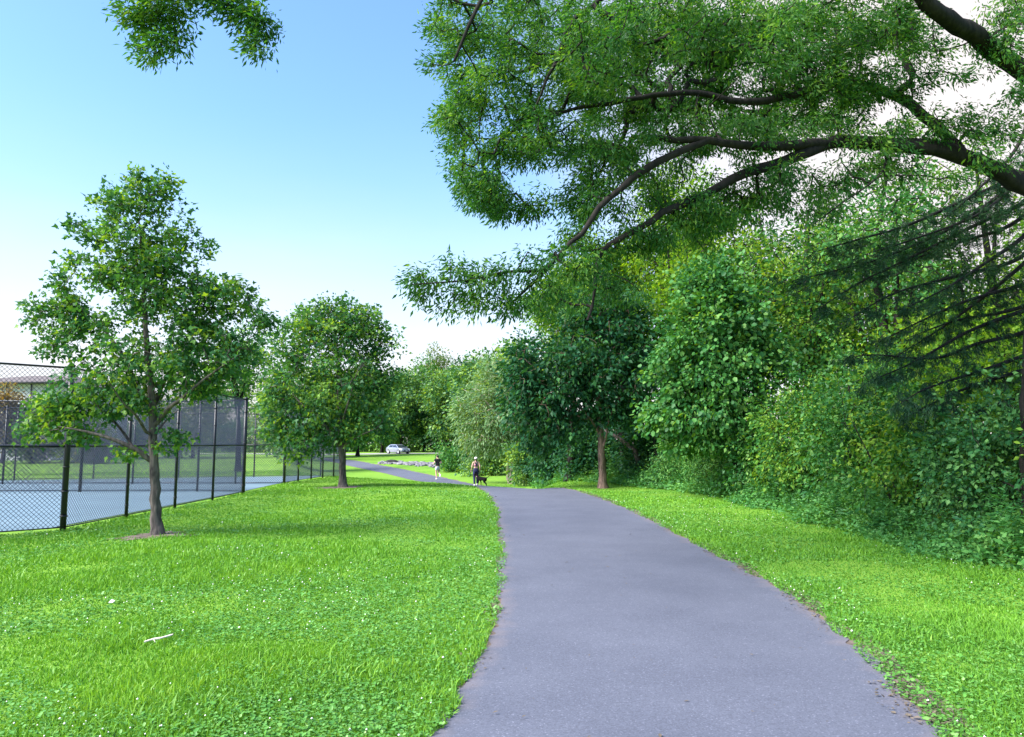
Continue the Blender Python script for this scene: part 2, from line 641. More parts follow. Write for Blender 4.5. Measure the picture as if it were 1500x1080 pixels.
def ground_mat():
    m, nt, out = new_mat("lawn_soil_and_grass")
    tc = nt.nodes.new("ShaderNodeTexCoord")

    def noise(s, det=4):
        n = nt.nodes.new("ShaderNodeTexNoise")
        n.inputs["Scale"].default_value = s
        n.inputs["Detail"].default_value = det
        nt.links.new(tc.outputs["Object"], n.inputs["Vector"])
        return n.outputs[0]
    a = noise(.25)
    b = noise(3)
    c = noise(45, 3)
    ad = nt.nodes.new("ShaderNodeMath"); ad.operation = 'MULTIPLY_ADD'; ad.inputs[1].default_value = .5
    nt.links.new(b, ad.inputs[0]); nt.links.new(a, ad.inputs[2])
    ad2 = nt.nodes.new("ShaderNodeMath"); ad2.operation = 'MULTIPLY_ADD'; ad2.inputs[1].default_value = .6
    nt.links.new(c, ad2.inputs[0]); nt.links.new(ad.outputs[0], ad2.inputs[2])
    col = ramp(nt, ad2.outputs[0], [(.55, (.055, .15, .028)), (.9, (.105, .24, .032)), (1.0, (.16, .30, .036))])
    b_ = nt.nodes.new("ShaderNodeBsdfPrincipled")
    b_.inputs["Roughness"].default_value = .95
    b_.inputs["Specular IOR Level"].default_value = .1
    nt.links.new(col, b_.inputs["Base Color"])
    bp = nt.nodes.new("ShaderNodeBump"); bp.inputs["Strength"].default_value = .6; bp.inputs["Distance"].default_value = .04
    nt.links.new(ad2.outputs[0], bp.inputs["Height"]); nt.links.new(bp.outputs[0], b_.inputs["Normal"])
    nt.links.new(b_.outputs[0], out.inputs[0])
    return m


gx = axis(-26, 16, .4, 900)
gy = axis(-3, 75, .4, 900)
GX, GY = np.meshgrid(gx, gy)
GZ = H(GX, GY)
nx, ny = len(gx), len(gy)
i = np.arange((nx - 1) * (ny - 1))
ii = (i // (nx - 1)) * nx + i % (nx - 1)
gf = np.stack([ii, ii + 1, ii + nx + 1, ii + nx], 1)
ground = link_mesh("ground", tri_mesh("ground", np.stack([GX.ravel(), GY.ravel(), GZ.ravel()], 1), gf, smooth=True), ground_mat())
tag(ground, kind='structure')


# ------------------------------------------------------------------ path
def asphalt():
    m, nt, out = new_mat("asphalt")
    tc = nt.nodes.new("ShaderNodeTexCoord")
    at = nt.nodes.new("ShaderNodeAttribute"); at.attribute_name = "tint"

    def noise(s, det=4, rough=.6):
        n = nt.nodes.new("ShaderNodeTexNoise")
        n.inputs["Scale"].default_value = s
        n.inputs["Detail"].default_value = det
        n.inputs["Roughness"].default_value = rough
        nt.links.new(tc.outputs["Object"], n.inputs["Vector"])
        return n.outputs[0]
    big = ramp(nt, noise(.9, 6), [(.3, (.092, .099, .136)), (.7, (.118, .126, .168))])
    vor = nt.nodes.new("ShaderNodeTexVoronoi"); vor.inputs["Scale"].default_value = 120
    nt.links.new(tc.outputs["Object"], vor.inputs["Vector"])
    hsv = nt.nodes.new("ShaderNodeSeparateColor")
    nt.links.new(vor.outputs["Color"], hsv.inputs[0])
    agg = ramp(nt, hsv.outputs[0], [(0, (.7, .7, .7)), (.55, (.95, .95, .95)), (.96, (1.1, 1.1, 1.1)), (.992, (1.8, 1.75, 1.7))])
    mx = nt.nodes.new("ShaderNodeMix"); mx.data_type = 'RGBA'; mx.blend_type = 'MULTIPLY'; mx.inputs[0].default_value = .85
    nt.links.new(big, mx.inputs[6]); nt.links.new(agg, mx.inputs[7])
    # brownish silt along the edges
    nz = noise(5, 5)
    ad = nt.nodes.new("ShaderNodeMath"); ad.operation = 'MULTIPLY_ADD'; ad.inputs[1].default_value = .9
    nt.links.new(nz, ad.inputs[0]); nt.links.new(at.outputs["Fac"], ad.inputs[2])
    fac = ramp(nt, ad.outputs[0], [(.95, (0, 0, 0)), (1.0, (.25, .25, .25))])
    mp = nt.nodes.new("ShaderNodeMapRange"); mp.inputs[1].default_value = 1.0; mp.inputs[2].default_value = 1.6; mp.inputs[3].default_value = 0; mp.inputs[4].default_value = .75
    nt.links.new(ad.outputs[0], mp.inputs[0])
    mx2 = nt.nodes.new("ShaderNodeMix"); mx2.data_type = 'RGBA'
    nt.links.new(mp.outputs[0], mx2.inputs[0]); nt.links.new(mx.outputs[2], mx2.inputs[6]); mx2.inputs[7].default_value = (.17, .145, .16, 1)
    b = nt.nodes.new("ShaderNodeBsdfPrincipled")
    b.inputs["Roughness"].default_value = .85
    b.inputs["Specular IOR Level"].default_value = .3
    nt.links.new(mx2.outputs[2], b.inputs["Base Color"])
    bp = nt.nodes.new("ShaderNodeBump"); bp.inputs["Strength"].default_value = .35; bp.inputs["Distance"].default_value = .006
    nt.links.new(hsv.outputs[1], bp.inputs["Height"]); nt.links.new(bp.outputs[0], b.inputs["Normal"])
    nt.links.new(b.outputs[0], out.inputs[0])
    return m


rp = np.random.default_rng(3)
pc = catmull(PA, 60)
pw = np.interp(np.linspace(0, 1, len(pc)), np.linspace(0, 1, len(PW)), PW)
tg = np.gradient(pc, axis=0); tg /= np.linalg.norm(tg, axis=1, keepdims=True)
nm = np.stack([tg[:, 1], -tg[:, 0]], 1)
cols = np.array([-1, -.97, -.9, -.8, -.6, -.3, 0, .3, .6, .8, .9, .97, 1])
arc = np.concatenate([[0], np.cumsum(np.linalg.norm(np.diff(pc, axis=0), axis=1))])
jl = .07 * (vnoise(arc, arc * 0, .5, 1) - .5) + .09 * (vnoise(arc, arc * 0, .14, 2) - .5) + .03 * (vnoise(arc, arc * 0, 2.2, 5) - .5)
jr = .09 * (vnoise(arc, arc * 0, .5, 3) - .5) + .09 * (vnoise(arc, arc * 0, .14, 4) - .5) + .03 * (vnoise(arc, arc * 0, 2.2, 6) - .5)
off = pw[:, None] * cols[None]
off = off + np.where(cols[None] < 0, -jl[:, None], jr[:, None]) * (np.abs(cols[None]) > .85)
PX = pc[:, 0:1] + nm[:, 0:1] * off
PY = pc[:, 1:2] + nm[:, 1:2] * off
crown_ = .02 * (1 - cols[None] ** 2)
PZ = H(PX, PY) + .012 + crown_
nc = len(cols)
i = np.arange((nc - 1) * (len(pc) - 1))
ii = (i // (nc - 1)) * nc + i % (nc - 1)
pf = np.stack([ii, ii + 1, ii + nc + 1, ii + nc], 1)
edge = np.repeat((np.clip((np.abs(cols) - .55) / .45, 0, 1) ** 2)[None], len(pc), 0)
path = link_mesh("path", tri_mesh("path", np.stack([PX.ravel(), PY.ravel(), PZ.ravel()], 1), pf, tint=edge.ravel(), smooth=True), asphalt())
tag(path, kind='structure')

# bare soil verge showing under the ragged asphalt edges
vw = pw[:, None] * cols[None]
vj = .05 + .10 * vnoise(arc, arc * 0, .6, 12) - .06
vj2 = .12 + .20 * vnoise(arc, arc * 0, .7, 13) - .06
VW = vw + np.sign(cols)[None] * np.where(cols[None] < 0, vj[:, None], vj2[:, None]) * (np.abs(cols[None]) > .9)
VX = pc[:, 0:1] + nm[:, 0:1] * VW
VY = pc[:, 1:2] + nm[:, 1:2] * VW
vg = link_mesh("path_verge", tri_mesh("path_verge", np.stack([VX.ravel(), VY.ravel(), (H(VX, VY) + .006).ravel()], 1), pf, smooth=True), MAT['soil'])
tag(vg, kind='structure')

# road by the parked car
rd = MB()
xs = np.linspace(-75, 30, 60)
ra = [(x, 117.5 + .02 * x, float(H(x, 117.5)) + .03) for x in xs]
rb = [(x, 124 + .02 * x, float(H(x, 124)) + .03) for x in xs]
rd.add(ra + rb, [(k, k + 1, 61 + k, 60 + k) for k in range(59)])
o = rd.build("road", plain("pale_gravel_road", (.30, .28, .29), rough=.95, noise=.2, nscale=3)); tag(o, kind='structure')

# ------------------------------------------------------------------ tennis court surface
ct = MB()
cpts = [(-8.75, 14.6), (-9.0, 25.4), (-9.35, 30.4), (-9.4, 38.2), (-16, 35.8), (-24, 32.6), (-45, 26), (-45, 6), (-16.0, 7)]
ct.add([(x, y, .012) for x, y in cpts], [tuple(range(len(cpts)))])


def court_mat():
    m, nt, out = new_mat("blue_court_paint")
    tc = nt.nodes.new("ShaderNodeTexCoord")
    n = nt.nodes.new("ShaderNodeTexNoise"); n.inputs["Scale"].default_value = .6; n.inputs["Detail"].default_value = 6
    nt.links.new(tc.outputs["Object"], n.inputs["Vector"])
    c = ramp(nt, n.outputs[0], [(.3, (.108, .175, .228)), (.7, (.14, .215, .272))])
    b = nt.nodes.new("ShaderNodeBsdfPrincipled"); b.inputs["Roughness"].default_value = .8
    nt.links.new(c, b.inputs["Base Color"]); nt.links.new(b.outputs[0], out.inputs[0])
    return m


o = ct.build("tennis_court", court_mat()); tag(o, kind='structure')


# ------------------------------------------------------------------ chain-link fences
def fence(name, pts, h, label, thick=(), mid=True, sp=.09, wr=.0035, group=None, mesh_on=None, bottom=True):
    pts = [np.array([x, y, float(H(x, y))]) for x, y in pts]
    base = pts[0]
    e = empty(name, base, label, "fence", group)
    for k, p in enumerate(pts):
        rr = .055 if k in thick else .036
        q = p - base
        b = MB().tube([q + [0, 0, -.1], q + [0, 0, h]], rr, 10)
        b.tube([q + [0, 0, h], q + [0, 0, h + .02], q + [0, 0, h + .06]], [rr * 1.25, rr * 1.2, rr * .3], 10)
        for z in (.25, .7, 1.15, 1.6, 2.1, 2.6):
            if z < h: b.tube([q + [0, 0, z], q + [0, 0, z + .03]], rr * 1.25, 10)
        b.build("post", MAT['black'], e)
    zs = [h - .03] + ([1.55] if mid else []) + ([.06] if bottom else [])
    for z in zs:
        b = MB()
        for p, q in zip(pts[:-1], pts[1:]):
            b.tube([p - base + [0, 0, z], q - base + [0, 0, z]], .022 if z > .5 else .012, 6)
        b.build("rail", MAT['black'], e)
    V = []; F = []; nv = 0
    for s, (p, q) in enumerate(zip(pts[:-1], pts[1:])):
        if mesh_on is not None and s not in mesh_on: continue
        L = np.linalg.norm((q - p)[:2]); ux = (q - p) / L
        nrm = np.array([-ux[1], ux[0], 0])
        zb = .05
        hh = h - .05 - zb
        for sgn in (1, -1):
            c0 = np.arange(-hh if sgn > 0 else 0, L if sgn > 0 else L + hh, sp)
            for c in c0:
                # u = c + v (sgn>0)  or u = c - v
                if sgn > 0: v0 = max(0, -c); v1 = min(hh, L - c)
                else: v0 = max(0, c - L); v1 = min(hh, c)
                if v1 - v0 < .02: continue
                a = p + ux * (c + sgn * v0); a = a + np.array([0, 0, zb + v0])
                b_ = p + ux * (c + sgn * v1); b_ = b_ + np.array([0, 0, zb + v1])
                a = a - base + nrm * .03 * 1; b_ = b_ - base + nrm * .03
                sd = (ux * .7071 - np.array([0, 0, .7071]) * sgn)
                o3 = [nrm * wr, -nrm * wr * .5 + sd * wr * .87, -nrm * wr * .5 - sd * wr * .87]
                V += [a + x for x in o3] + [b_ + x for x in o3]
                for k in range(3):
                    k2 = (k + 1) % 3
                    F += [(nv + k, nv + k2, nv + 3 + k2), (nv + k, nv + 3 + k2, nv + 3 + k)]
                nv += 6
    if V:
        link_mesh("chain_link_mesh", tri_mesh("chain_link", np.array(V), np.array(F)), MAT['wire'], e)
    return e


fence("chain_link_fence", [(-12.9, 8.9), (-11.3, 10.9), (-9.75, 12.7), (-8.3, 14.25), (-8.37, 16.7), (-8.42, 19.2), (-8.5, 21.8), (-8.65, 24.7)], 3.05,
      "tall black chain link fence in front of the blue court, behind the nearest young maple", thick=(3, 7), sp=.08, wr=.0042)
fence("chain_link_fence", [(-8.78, 25.0), (-10.5, 25.6), (-14.3, 25.4), (-18, 25.2), (-22, 25.0)], 3.05,
      "black chain link fence crossing the blue court, ending at the tall corner post", thick=(2,), sp=.09, wr=.0055)
fence("chain_link_fence", [(-24, 29.9), (-20, 30.1), (-15, 30.3), (-10.9, 30.2), (-9.1, 30.6), (-9.1, 32.6), (-9.02, 34.4), (-8.95, 36.2), (-8.9, 38.2), (-8.95, 41)], 3.05,
      "black chain link fence directly behind the round crowned second maple", thick=(4,), sp=.09, wr=.0055)
fence("chain_link_fence", [(-32, 29.2), (-28, 30.8), (-24.6, 32.2), (-21.7, 33.4), (-18.8, 34.4), (-15.5, 35.6), (-12.4, 36.8), (-9.6, 38.4)], 3.05,
      "farthest chain link fence along the back edge of the blue court", sp=.14, wr=.004)

# ------------------------------------------------------------------ sky + sun
W = bpy.data.worlds.new("World")
SC.world = W
W.use_nodes = True
nt = W.node_tree
nt.nodes.clear()
SUN_AZ, SUN_EL = R(-115), R(42)
sky = nt.nodes.new("ShaderNodeTexSky")
sky.sky_type = 'NISHITA'
sky.sun_disc = False
sky.sun_elevation = SUN_EL
sky.sun_rotation = SUN_AZ
sky.air_density = 1.0
sky.dust_density = 0.7
sky.ozone_density = 6.0
bg = nt.nodes.new("ShaderNodeBackground")
bg.inputs[1].default_value = .124
wo = nt.nodes.new("ShaderNodeOutputWorld")
tint = nt.nodes.new("ShaderNodeMix"); tint.data_type = 'RGBA'; tint.blend_type = 'MULTIPLY'; tint.inputs[0].default_value = 1
nt.links.new(sky.outputs[0], tint.inputs[6]); tint.inputs[7].default_value = (.97, 1.03, 1.0, 1)
tcw = nt.nodes.new("ShaderNodeTexCoord")
nrmz = nt.nodes.new("ShaderNodeVectorMath"); nrmz.operation = 'NORMALIZE'
nt.links.new(tcw.outputs["Generated"], nrmz.inputs[0])
sep = nt.nodes.new("ShaderNodeSeparateXYZ"); nt.links.new(nrmz.outputs[0], sep.inputs[0])
cn = nt.nodes.new("ShaderNodeTexNoise"); cn.inputs["Scale"].default_value = 2.2; cn.inputs["Detail"].default_value = 5
cmp_ = nt.nodes.new("ShaderNodeMapping"); cmp_.inputs["Scale"].default_value = (1, 1, 4)
nt.links.new(nrmz.outputs[0], cmp_.inputs[0]); nt.links.new(cmp_.outputs[0], cn.inputs["Vector"])
zz_ = nt.nodes.new("ShaderNodeMath"); zz_.operation = 'MULTIPLY_ADD'; zz_.inputs[1].default_value = .10
nt.links.new(cn.outputs[0], zz_.inputs[0]); nt.links.new(sep.outputs[2], zz_.inputs[2])
hz = nt.nodes.new("ShaderNodeMapRange"); hz.interpolation_type = 'SMOOTHERSTEP'
hz.inputs[1].default_value = .02; hz.inputs[2].default_value = .48; hz.inputs[3].default_value = .9; hz.inputs[4].default_value = 0
nt.links.new(zz_.outputs[0], hz.inputs[0])
dt = nt.nodes.new("ShaderNodeVectorMath"); dt.operation = 'DOT_PRODUCT'
gl = Vector((math.sin(R(36)) * math.cos(R(24)), math.cos(R(36)) * math.cos(R(24)), math.sin(R(24))))
dt.inputs[1].default_value = gl
nt.links.new(nrmz.outputs[0], dt.inputs[0])
g2 = nt.nodes.new("ShaderNodeMapRange"); g2.interpolation_type = 'SMOOTHERSTEP'
g2.inputs[1].default_value = .80; g2.inputs[2].default_value = 1.0; g2.inputs[3].default_value = 0; g2.inputs[4].default_value = .95
nt.links.new(dt.outputs["Value"], g2.inputs[0])
mxf = nt.nodes.new("ShaderNodeMath"); mxf.operation = 'MAXIMUM'
nt.links.new(hz.outputs[0], mxf.inputs[0]); nt.links.new(g2.outputs[0], mxf.inputs[1])
hazem = nt.nodes.new("ShaderNodeMix"); hazem.data_type = 'RGBA'
nt.links.new(mxf.outputs[0], hazem.inputs[0]); nt.links.new(tint.outputs[2], hazem.inputs[6])
hazem.inputs[7].default_value = (2.95, 2.72, 2.68, 1)
nt.links.new(hazem.outputs[2], bg.inputs[0])
nt.links.new(bg.outputs[0], wo.inputs[0])
sd = bpy.data.lights.new("sun", 'SUN')
sd.energy = 3.8
sd.angle = R(40)
sd.color = (1, .95, .86)
so = bpy.data.objects.new("sun", sd)
COL.objects.link(so)
sv = Vector((math.sin(SUN_AZ) * math.cos(SUN_EL), math.cos(SUN_AZ) * math.cos(SUN_EL), math.sin(SUN_EL)))
so.rotation_euler = sv.to_track_quat('Z', 'Y').to_euler()
so.location = (-20, 10, 40)
SC.view_settings.view_transform = 'Standard'
SC.view_settings.look = 'None'
SC.view_settings.exposure = 1.65
SC.view_settings.gamma = 1.0
SC.cycles.max_bounces = 6
SC.cycles.diffuse_bounces = 3
SC.cycles.glossy_bounces = 2
SC.cycles.transmission_bounces = 4
SC.cycles.sample_clamp_indirect = 5
SC.cycles.use_denoising = True
try: SC.cycles.denoiser = 'OPENIMAGEDENOISE'
except Exception: pass

# ---- plants, fences, people
def g3(x, y, dz=0.0):
    return np.array([x, y, float(H(x, y)) + dz])


# ------------------------------------------------------------------ the big overhanging oak
OD = 10.4
T = Tree(11, .22)
ob = P(1556, 900, OD); ob[2] = float(H(ob[0], ob[1]))
tt = P(1548, 270, OD)
T.limb([ob, ob + [0.02, .05, 1.5], tt, P(1548, 120, OD), P(1555, -60, OD), P(1545, -300, OD)], .36, .22)
T.limb([P(1545, 300, 10.4), P(1475, 258, 10.3), P(1417, 231, 10.2), P(1370, 218, 10.1), P(1300, 212, 10), P(1222, 210, 9.8), P(1176, 227, 9.7), P(1093, 255, 9.5), P(1046, 278, 9.4),
        P(977, 310, 9.2), P(930, 338, 9.1), P(879, 370, 9), P(875, 398, 8.9), P(870, 435, 8.9), P(861, 472, 8.8)], .135, .016, wig=.012)
T.limb([P(1222, 210, 9.8), P(1170, 212, 9.6), P(1111, 215, 9.4), P(1040, 206, 9.2), P(985, 206, 9.1), P(944, 204, 9.0)], .075, .035, wig=.012)
T.limb([P(1040, 206, 9.2), P(1014, 215, 9.1), P(977, 231, 9.0), P(949, 245, 8.9), P(912, 273, 8.8), P(884, 296, 8.7), P(861, 329, 8.6), P(833, 361, 8.5), P(801, 398, 8.4), P(768, 426, 8.3), P(745, 449, 8.3)], .06, .012, wig=.012)
T.limb([P(801, 398, 8.4), P(745, 398, 8.2), P(690, 410, 8.1), P(630, 415, 8.0)], .022, .008)
T.limb([P(1417, 231, 10.2), P(1361, 176, 10.4), P(1324, 148, 10.5), P(1240, 120, 10.4), P(1157, 139, 10.2), P(1093, 148, 10), P(1000, 135, 9.8), P(900, 150, 9.5), P(800, 170, 9.3), P(720, 205, 9.2)], .085, .012, wig=.012)
T.limb([P(1545, 135, OD), P(1463, 79, 10), P(1417, 46, 9.6), P(1370, 14, 9.2), P(1300, -60, 8.9), P(1180, -120, 8.7), P(1040, -110, 8.6), P(950, -60, 8.6), P(875, 5, 8.6), P(838, 32, 8.6), P(819, 79, 8.6), P(790, 140, 8.6)], .14, .015, wig=.01)
T.limb([P(1180, -120, 8.7), P(1000, -190, 8.4), P(860, -190, 8.2), P(760, -90, 8.2), P(700, 10, 8.2), P(665, 90, 8.2)], .09, .015)
T.limb([P(860, -190, 8.2), P(650, -170, 7.8), P(450, -130, 7.5), P(320, -70, 7.4), P(245, -25, 7.4), P(225, 30, 7.4)], .05, .008)
T.limb([P(430, -125, 7.5), P(380, -40, 7.4), P(362, 20, 7.4)], .012, .006)
T.limb([P(1300, 212, 10), P(1290, 255, 9.6), P(1230, 300, 9.2), P(1190, 330, 9)], .02, .006)
oakb = [(660, 50, 48, 58), (690, 130, 55, 50), (672, 195, 45, 45), (700, 260, 52, 50), (745, 40, 70, 60), (765, 130, 65, 60), (770, 215, 60, 50), (715, 298, 40, 25),
        (840, 40, 70, 55, 1), (850, 130, 70, 60, .5), (840, 220, 60, 45), (940, 50, 80, 60, 1), (935, 150, 80, 55, 1.2), (1040, 40, 80, 60, 1), (1045, 130, 80, 50, 1.5),
        (1150, 40, 80, 55, 1), (1150, 150, 75, 55, 1.5), (1240, 50, 75, 60, .5), (1235, 150, 60, 45, 1.2), (1310, 40, 45, 40, .4), (1000, 40, 90, 60, -1), (1120, 60, 90, 60, -1), (900, 60, 90, 70, -1),
        (1010, 190, 70, 40, .5), (1100, 195, 65, 35, .4), (1200, 190, 50, 25, .6), (920, 225, 60, 40), (880, 285, 55, 40)]
sparse = [(1330, 130, 45, 35, .8), (1445, 190, 40, 30, .5), (1475, 50, 40, 70, .3), (1290, 200, 60, 30, .4), (850, 350, 60, 35), (950, 345, 60, 35), (1010, 315, 50, 30), (790, 300, 45, 25),
          (1060, 330, 40, 40), (1150, 260, 50, 30), (1385, 250, 40, 20), (1210, 300, 40, 30), (1400, 110, 30, 20), (1330, 60, 60, 50, 1), (1400, 175, 45, 25, .6), (1455, 235, 45, 25, .3), (1490, 150, 30, 60, .4), (1480, 20, 45, 35, .6), (1340, 190, 50, 30, .8), (1110, 250, 70, 30, .5), (1260, 250, 60, 25, .5), (980, 290, 60, 30, .3), (1090, 300, 60, 30, .5), (850, 300, 60, 40, .5), (740, 310, 50, 30, .2), (1180, 100, 80, 50, .5), (1280, 110, 60, 50, .5), (900, 370, 60, 30, .5), (1000, 340, 70, 35, 1), (1100, 310, 70, 35, 1), (1200, 280, 70, 35, 1), (1300, 260, 60, 25, 1), (960, 260, 50, 40, .8), (1420, 60, 30, 30, .6), (820, 440, 60, 35), (900, 420, 50, 40)]
low = [(655, 405, 50, 32), (700, 410, 45, 42), (740, 445, 40, 35), (795, 400, 60, 38), (612, 410, 28, 20), (690, 455, 40, 16), (640, 440, 35, 18), (860, 385, 45, 25)]
over = [(200, 30, 20, 36), (205, 75, 10, 22), (245, 18, 30, 28), (230, 70, 12, 24), (255, 65, 10, 22), (290, 6, 45, 10), (348, 14, 18, 22), (368, 40, 16, 24), (388, 40, 10, 8), (376, 70, 5, 12), (330, -20, 60, 15), (240, -30, 60, 25)]
r = T.r
att = [blobs_px(r, oakb, 9.2, 42, 1.6, .45), blobs_px(r, oakb, 11.2, 22, 1.0, .5), blobs_px(r, sparse, 9.3, 30, 1.2, .4), blobs_px(r, low, 8.2, 34, .9), blobs_px(r, over, 7.4, 110, .9)]
top = [(1000, -90, 120, 60), (1180, -110, 120, 70, 1), (1350, -120, 120, 70, .5), (820, -110, 110, 55), (1480, -200, 120, 90, .5), (1650, -120, 110, 110, .8), (1700, 80, 100, 90, 1), (1560, -330, 150, 110)]
att.append(blobs_px(r, top, 9.6, 16, 1.3, .5))
T.limb([P(1550, 60, OD), P(1600, 0, 10.8), P(1660, -60, 11.2), P(1690, -120, 11.2)], .12, .02)
T.limb([P(1550, 200, OD), P(1620, 140, 11), P(1700, 90, 11.4)], .10, .02)
T.grow(np.vstack(att), bow=.10, sag=-.04, maxlen=3.5)
finish_tree(T, "oak_tree", ob, "huge dark limbed oak at the right edge reaching over the path, with thin narrow leaves", "tree", 'oak', 'darkbark', tipr=.0055,
            per=95, size=.059, spread=.085, shape='narrow', droop=.4, up=.35, outw=.5, cvar=.6, back=1.1)

# ------------------------------------------------------------------ cedar with sweeping branches
T = Tree(12, .2)
cb = g3(9.6, 13.2)
T.limb([cb, cb + [0, 0, 3], cb + [.05, .05, 6], cb + [0, 0, 9.5]], .24, .06)
cl = [[(1600, 260), (1500, 296), (1430, 329), (1347, 371), (1263, 412), (1200, 452)],
      [(1600, 300), (1500, 346), (1447, 383), (1390, 420), (1330, 450)],
      [(1600, 400), (1500, 417), (1413, 442), (1350, 470), (1290, 500)],
      [(1600, 460), (1500, 487), (1430, 504), (1370, 525), (1280, 520), (1240, 525)],
      [(1600, 500), (1500, 521), (1447, 540), (1363, 567), (1320, 590)],
      [(1600, 190), (1480, 270), (1400, 330), (1300, 375), (1230, 395), (1160, 412)],
      [(1590, 240), (1420, 290), (1330, 330), (1260, 350), (1190, 370)],
      [(1590, 430), (1480, 455), (1400, 470), (1330, 495)],
      [(1590, 350), (1460, 420), (1380, 480), (1300, 530)],
      [(1600, 120), (1490, 215), (1430, 280), (1370, 330)],
      [(1600, 560), (1500, 580), (1430, 600)],
      [(1600, 330), (1490, 380), (1400, 405), (1310, 430), (1240, 470)], [(1600, 440), (1500, 455), (1420, 485), (1340, 530), (1270, 560)],
      [(1600, 280), (1480, 330), (1390, 360), (1290, 400)], [(1600, 530), (1490, 545), (1400, 575), (1330, 610)], [(1600, 150), (1500, 250), (1440, 310), (1340, 350), (1270, 372)]]
att = []
for k, l in enumerate(cl):
    off = T.r.uniform(-.9, .9)
    pts = [cb * [1, 1, 0] + [0, 0, P(l[0][0], l[0][1], 13.2)[2]]] + [P(x, y, 13.2 - .5 * q + off * q / 3) for q, (x, y) in enumerate(l[1:])]
    T.limb(pts, .045, .006)
    c, t = resample(pts, .042)
    c = c + T.r.normal(0, .02, c.shape)
    d = np.gradient(c, axis=0); d /= np.linalg.norm(d, axis=1, keepdims=True)
    side = np.cross(d, [0, 0, 1.0])
    clump = vnoise(t * 40, t * 0 + k * 7.3, 4.5, k)
    m = len(c)
    sg = T.r.choice([-1, 1], m)
    w = T.r.uniform(.04, .5, m) * (1.1 - .6 * t) * (.45 + clump)
    a = c + side * (sg * w)[:, None] + d * (w * T.r.uniform(.2, 1.3, m))[:, None]
    a[:, 2] -= T.r.uniform(.0, .55, m) * w + T.r.exponential(.05, m)
    keep = (t > .10) & (T.r.uniform(0, 1, m) < .13 + 1.0 * clump)
    att.append(a[keep])
T.grow(np.vstack(att), bow=.16, sag=-.06, maxlen=2.2)
finish_tree(T, "cedar_tree", cb, "dark blue green conifer on the right sweeping long feathery branches down to the left", "tree", 'cedar', 'darkbark', tipr=.003,
            per=50, size=.068, spread=.026, shape='needle', droop=.6, up=.1, outw=.9, cvar=.5, back=1.15, flatten=1)

# ------------------------------------------------------------------ young maples on the lawn
T = Tree(21, .16)
mb = P(230, 786, 13.2); mb[2] = float(H(mb[0], mb[1])) - .02
D = mb[1]
T.limb([mb, P(228, 740, D), P(226, 690, D), P(223, 640, D), P(224, 600, D), P(218, 540, D), P(212, 460, D), P(207, 380, D), P(205, 300, D)], .092, .012, wig=.008)
T.limb([P(224, 680, D), P(208, 664, D - .1), P(190, 654, D - .2), P(160, 642, D - .3), P(125, 632, D - .4), P(85, 625, D - .5)], .05, .01)
T.limb([P(195, 656, D), P(178, 630, D + .3), P(150, 600, D + .4), P(120, 570, D + .5)], .03, .008)
T.limb([P(224, 610, D), P(205, 575, D + .1), P(195, 555, D + .2), P(180, 520, D + .2), P(140, 470, D + .1), P(95, 440, D)], .045, .008)
T.limb([P(225, 628, D), P(245, 600, D - .1), P(265, 585, D - .3), P(300, 555, D - .4), P(350, 520, D - .4)], .045, .008)
T.limb([P(224, 600, D), P(240, 560, D + .3), P(270, 500, D + .5), P(320, 450, D + .4), P(375, 455, D + .4)], .04, .008)
T.limb([P(218, 640, D), P(200, 610, D - .5), P(180, 590, D - .9), P(160, 560, D - 1.2)], .03, .008)
T.limb([P(225, 640, D), P(240, 620, D + .6), P(262, 600, D + 1.2)], .03, .008)
mbl = [(205, 300, 48, 42), (203, 262, 14, 14), (240, 275, 22, 25), (160, 305, 22, 22), (200, 365, 78, 48), (120, 340, 24, 20), (265, 345, 18, 30), (240, 400, 55, 45), (120, 378, 20, 14), (160, 400, 50, 32),
       (300, 365, 14, 12), (90, 440, 40, 30), (60, 465, 26, 26), (88, 408, 10, 16), (110, 480, 48, 34), (75, 510, 28, 15), (210, 450, 85, 45), (290, 430, 45, 30), (330, 435, 45, 40), (375, 470, 26, 28), (300, 480, 55, 40),
       (200, 530, 100, 45), (290, 535, 80, 38), (350, 520, 40, 35), (140, 575, 65, 40), (95, 605, 48, 38), (60, 628, 28, 26), (55, 595, 20, 18), (200, 590, 60, 25), (300, 572, 50, 16), (255, 635, 20, 9), (250, 655, 22, 10), (270, 640, 12, 8), (190, 665, 25, 12), (130, 640, 30, 18)]
shoots = np.array([P(x + T.r.normal(0, 3), y + T.r.normal(0, 3), D + T.r.normal(0, .25)) for x, y in ((203, 248), (240, 252), (180, 262), (222, 265), (150, 288), (104, 338), (108, 330), (272, 325), (270, 300), (303, 358), (305, 375), (88, 398), (60, 430), (38, 462), (42, 480), (380, 440), (388, 465), (402, 480), (345, 405), (330, 412), (55, 515), (100, 372), (130, 325), (35, 620), (400, 500), (165, 270), (75, 420), (250, 262), (198, 255), (48, 450))])
T.grow(np.vstack([blobs_px(T.r, mbl, D, 60, 1.15, .5), shoots]), bow=.12, sag=.05, maxlen=2.0)
finish_tree(T, "maple_tree", mb, "nearest young maple on the left lawn, with an uneven pointed crown and grey trunk", "tree", 'maple', 'bark', group="young maples along the fence", tipr=.0035,
            per=19, size=.078, spread=.085, shape='maple', droop=.35, up=.45, outw=.5, cvar=.8)

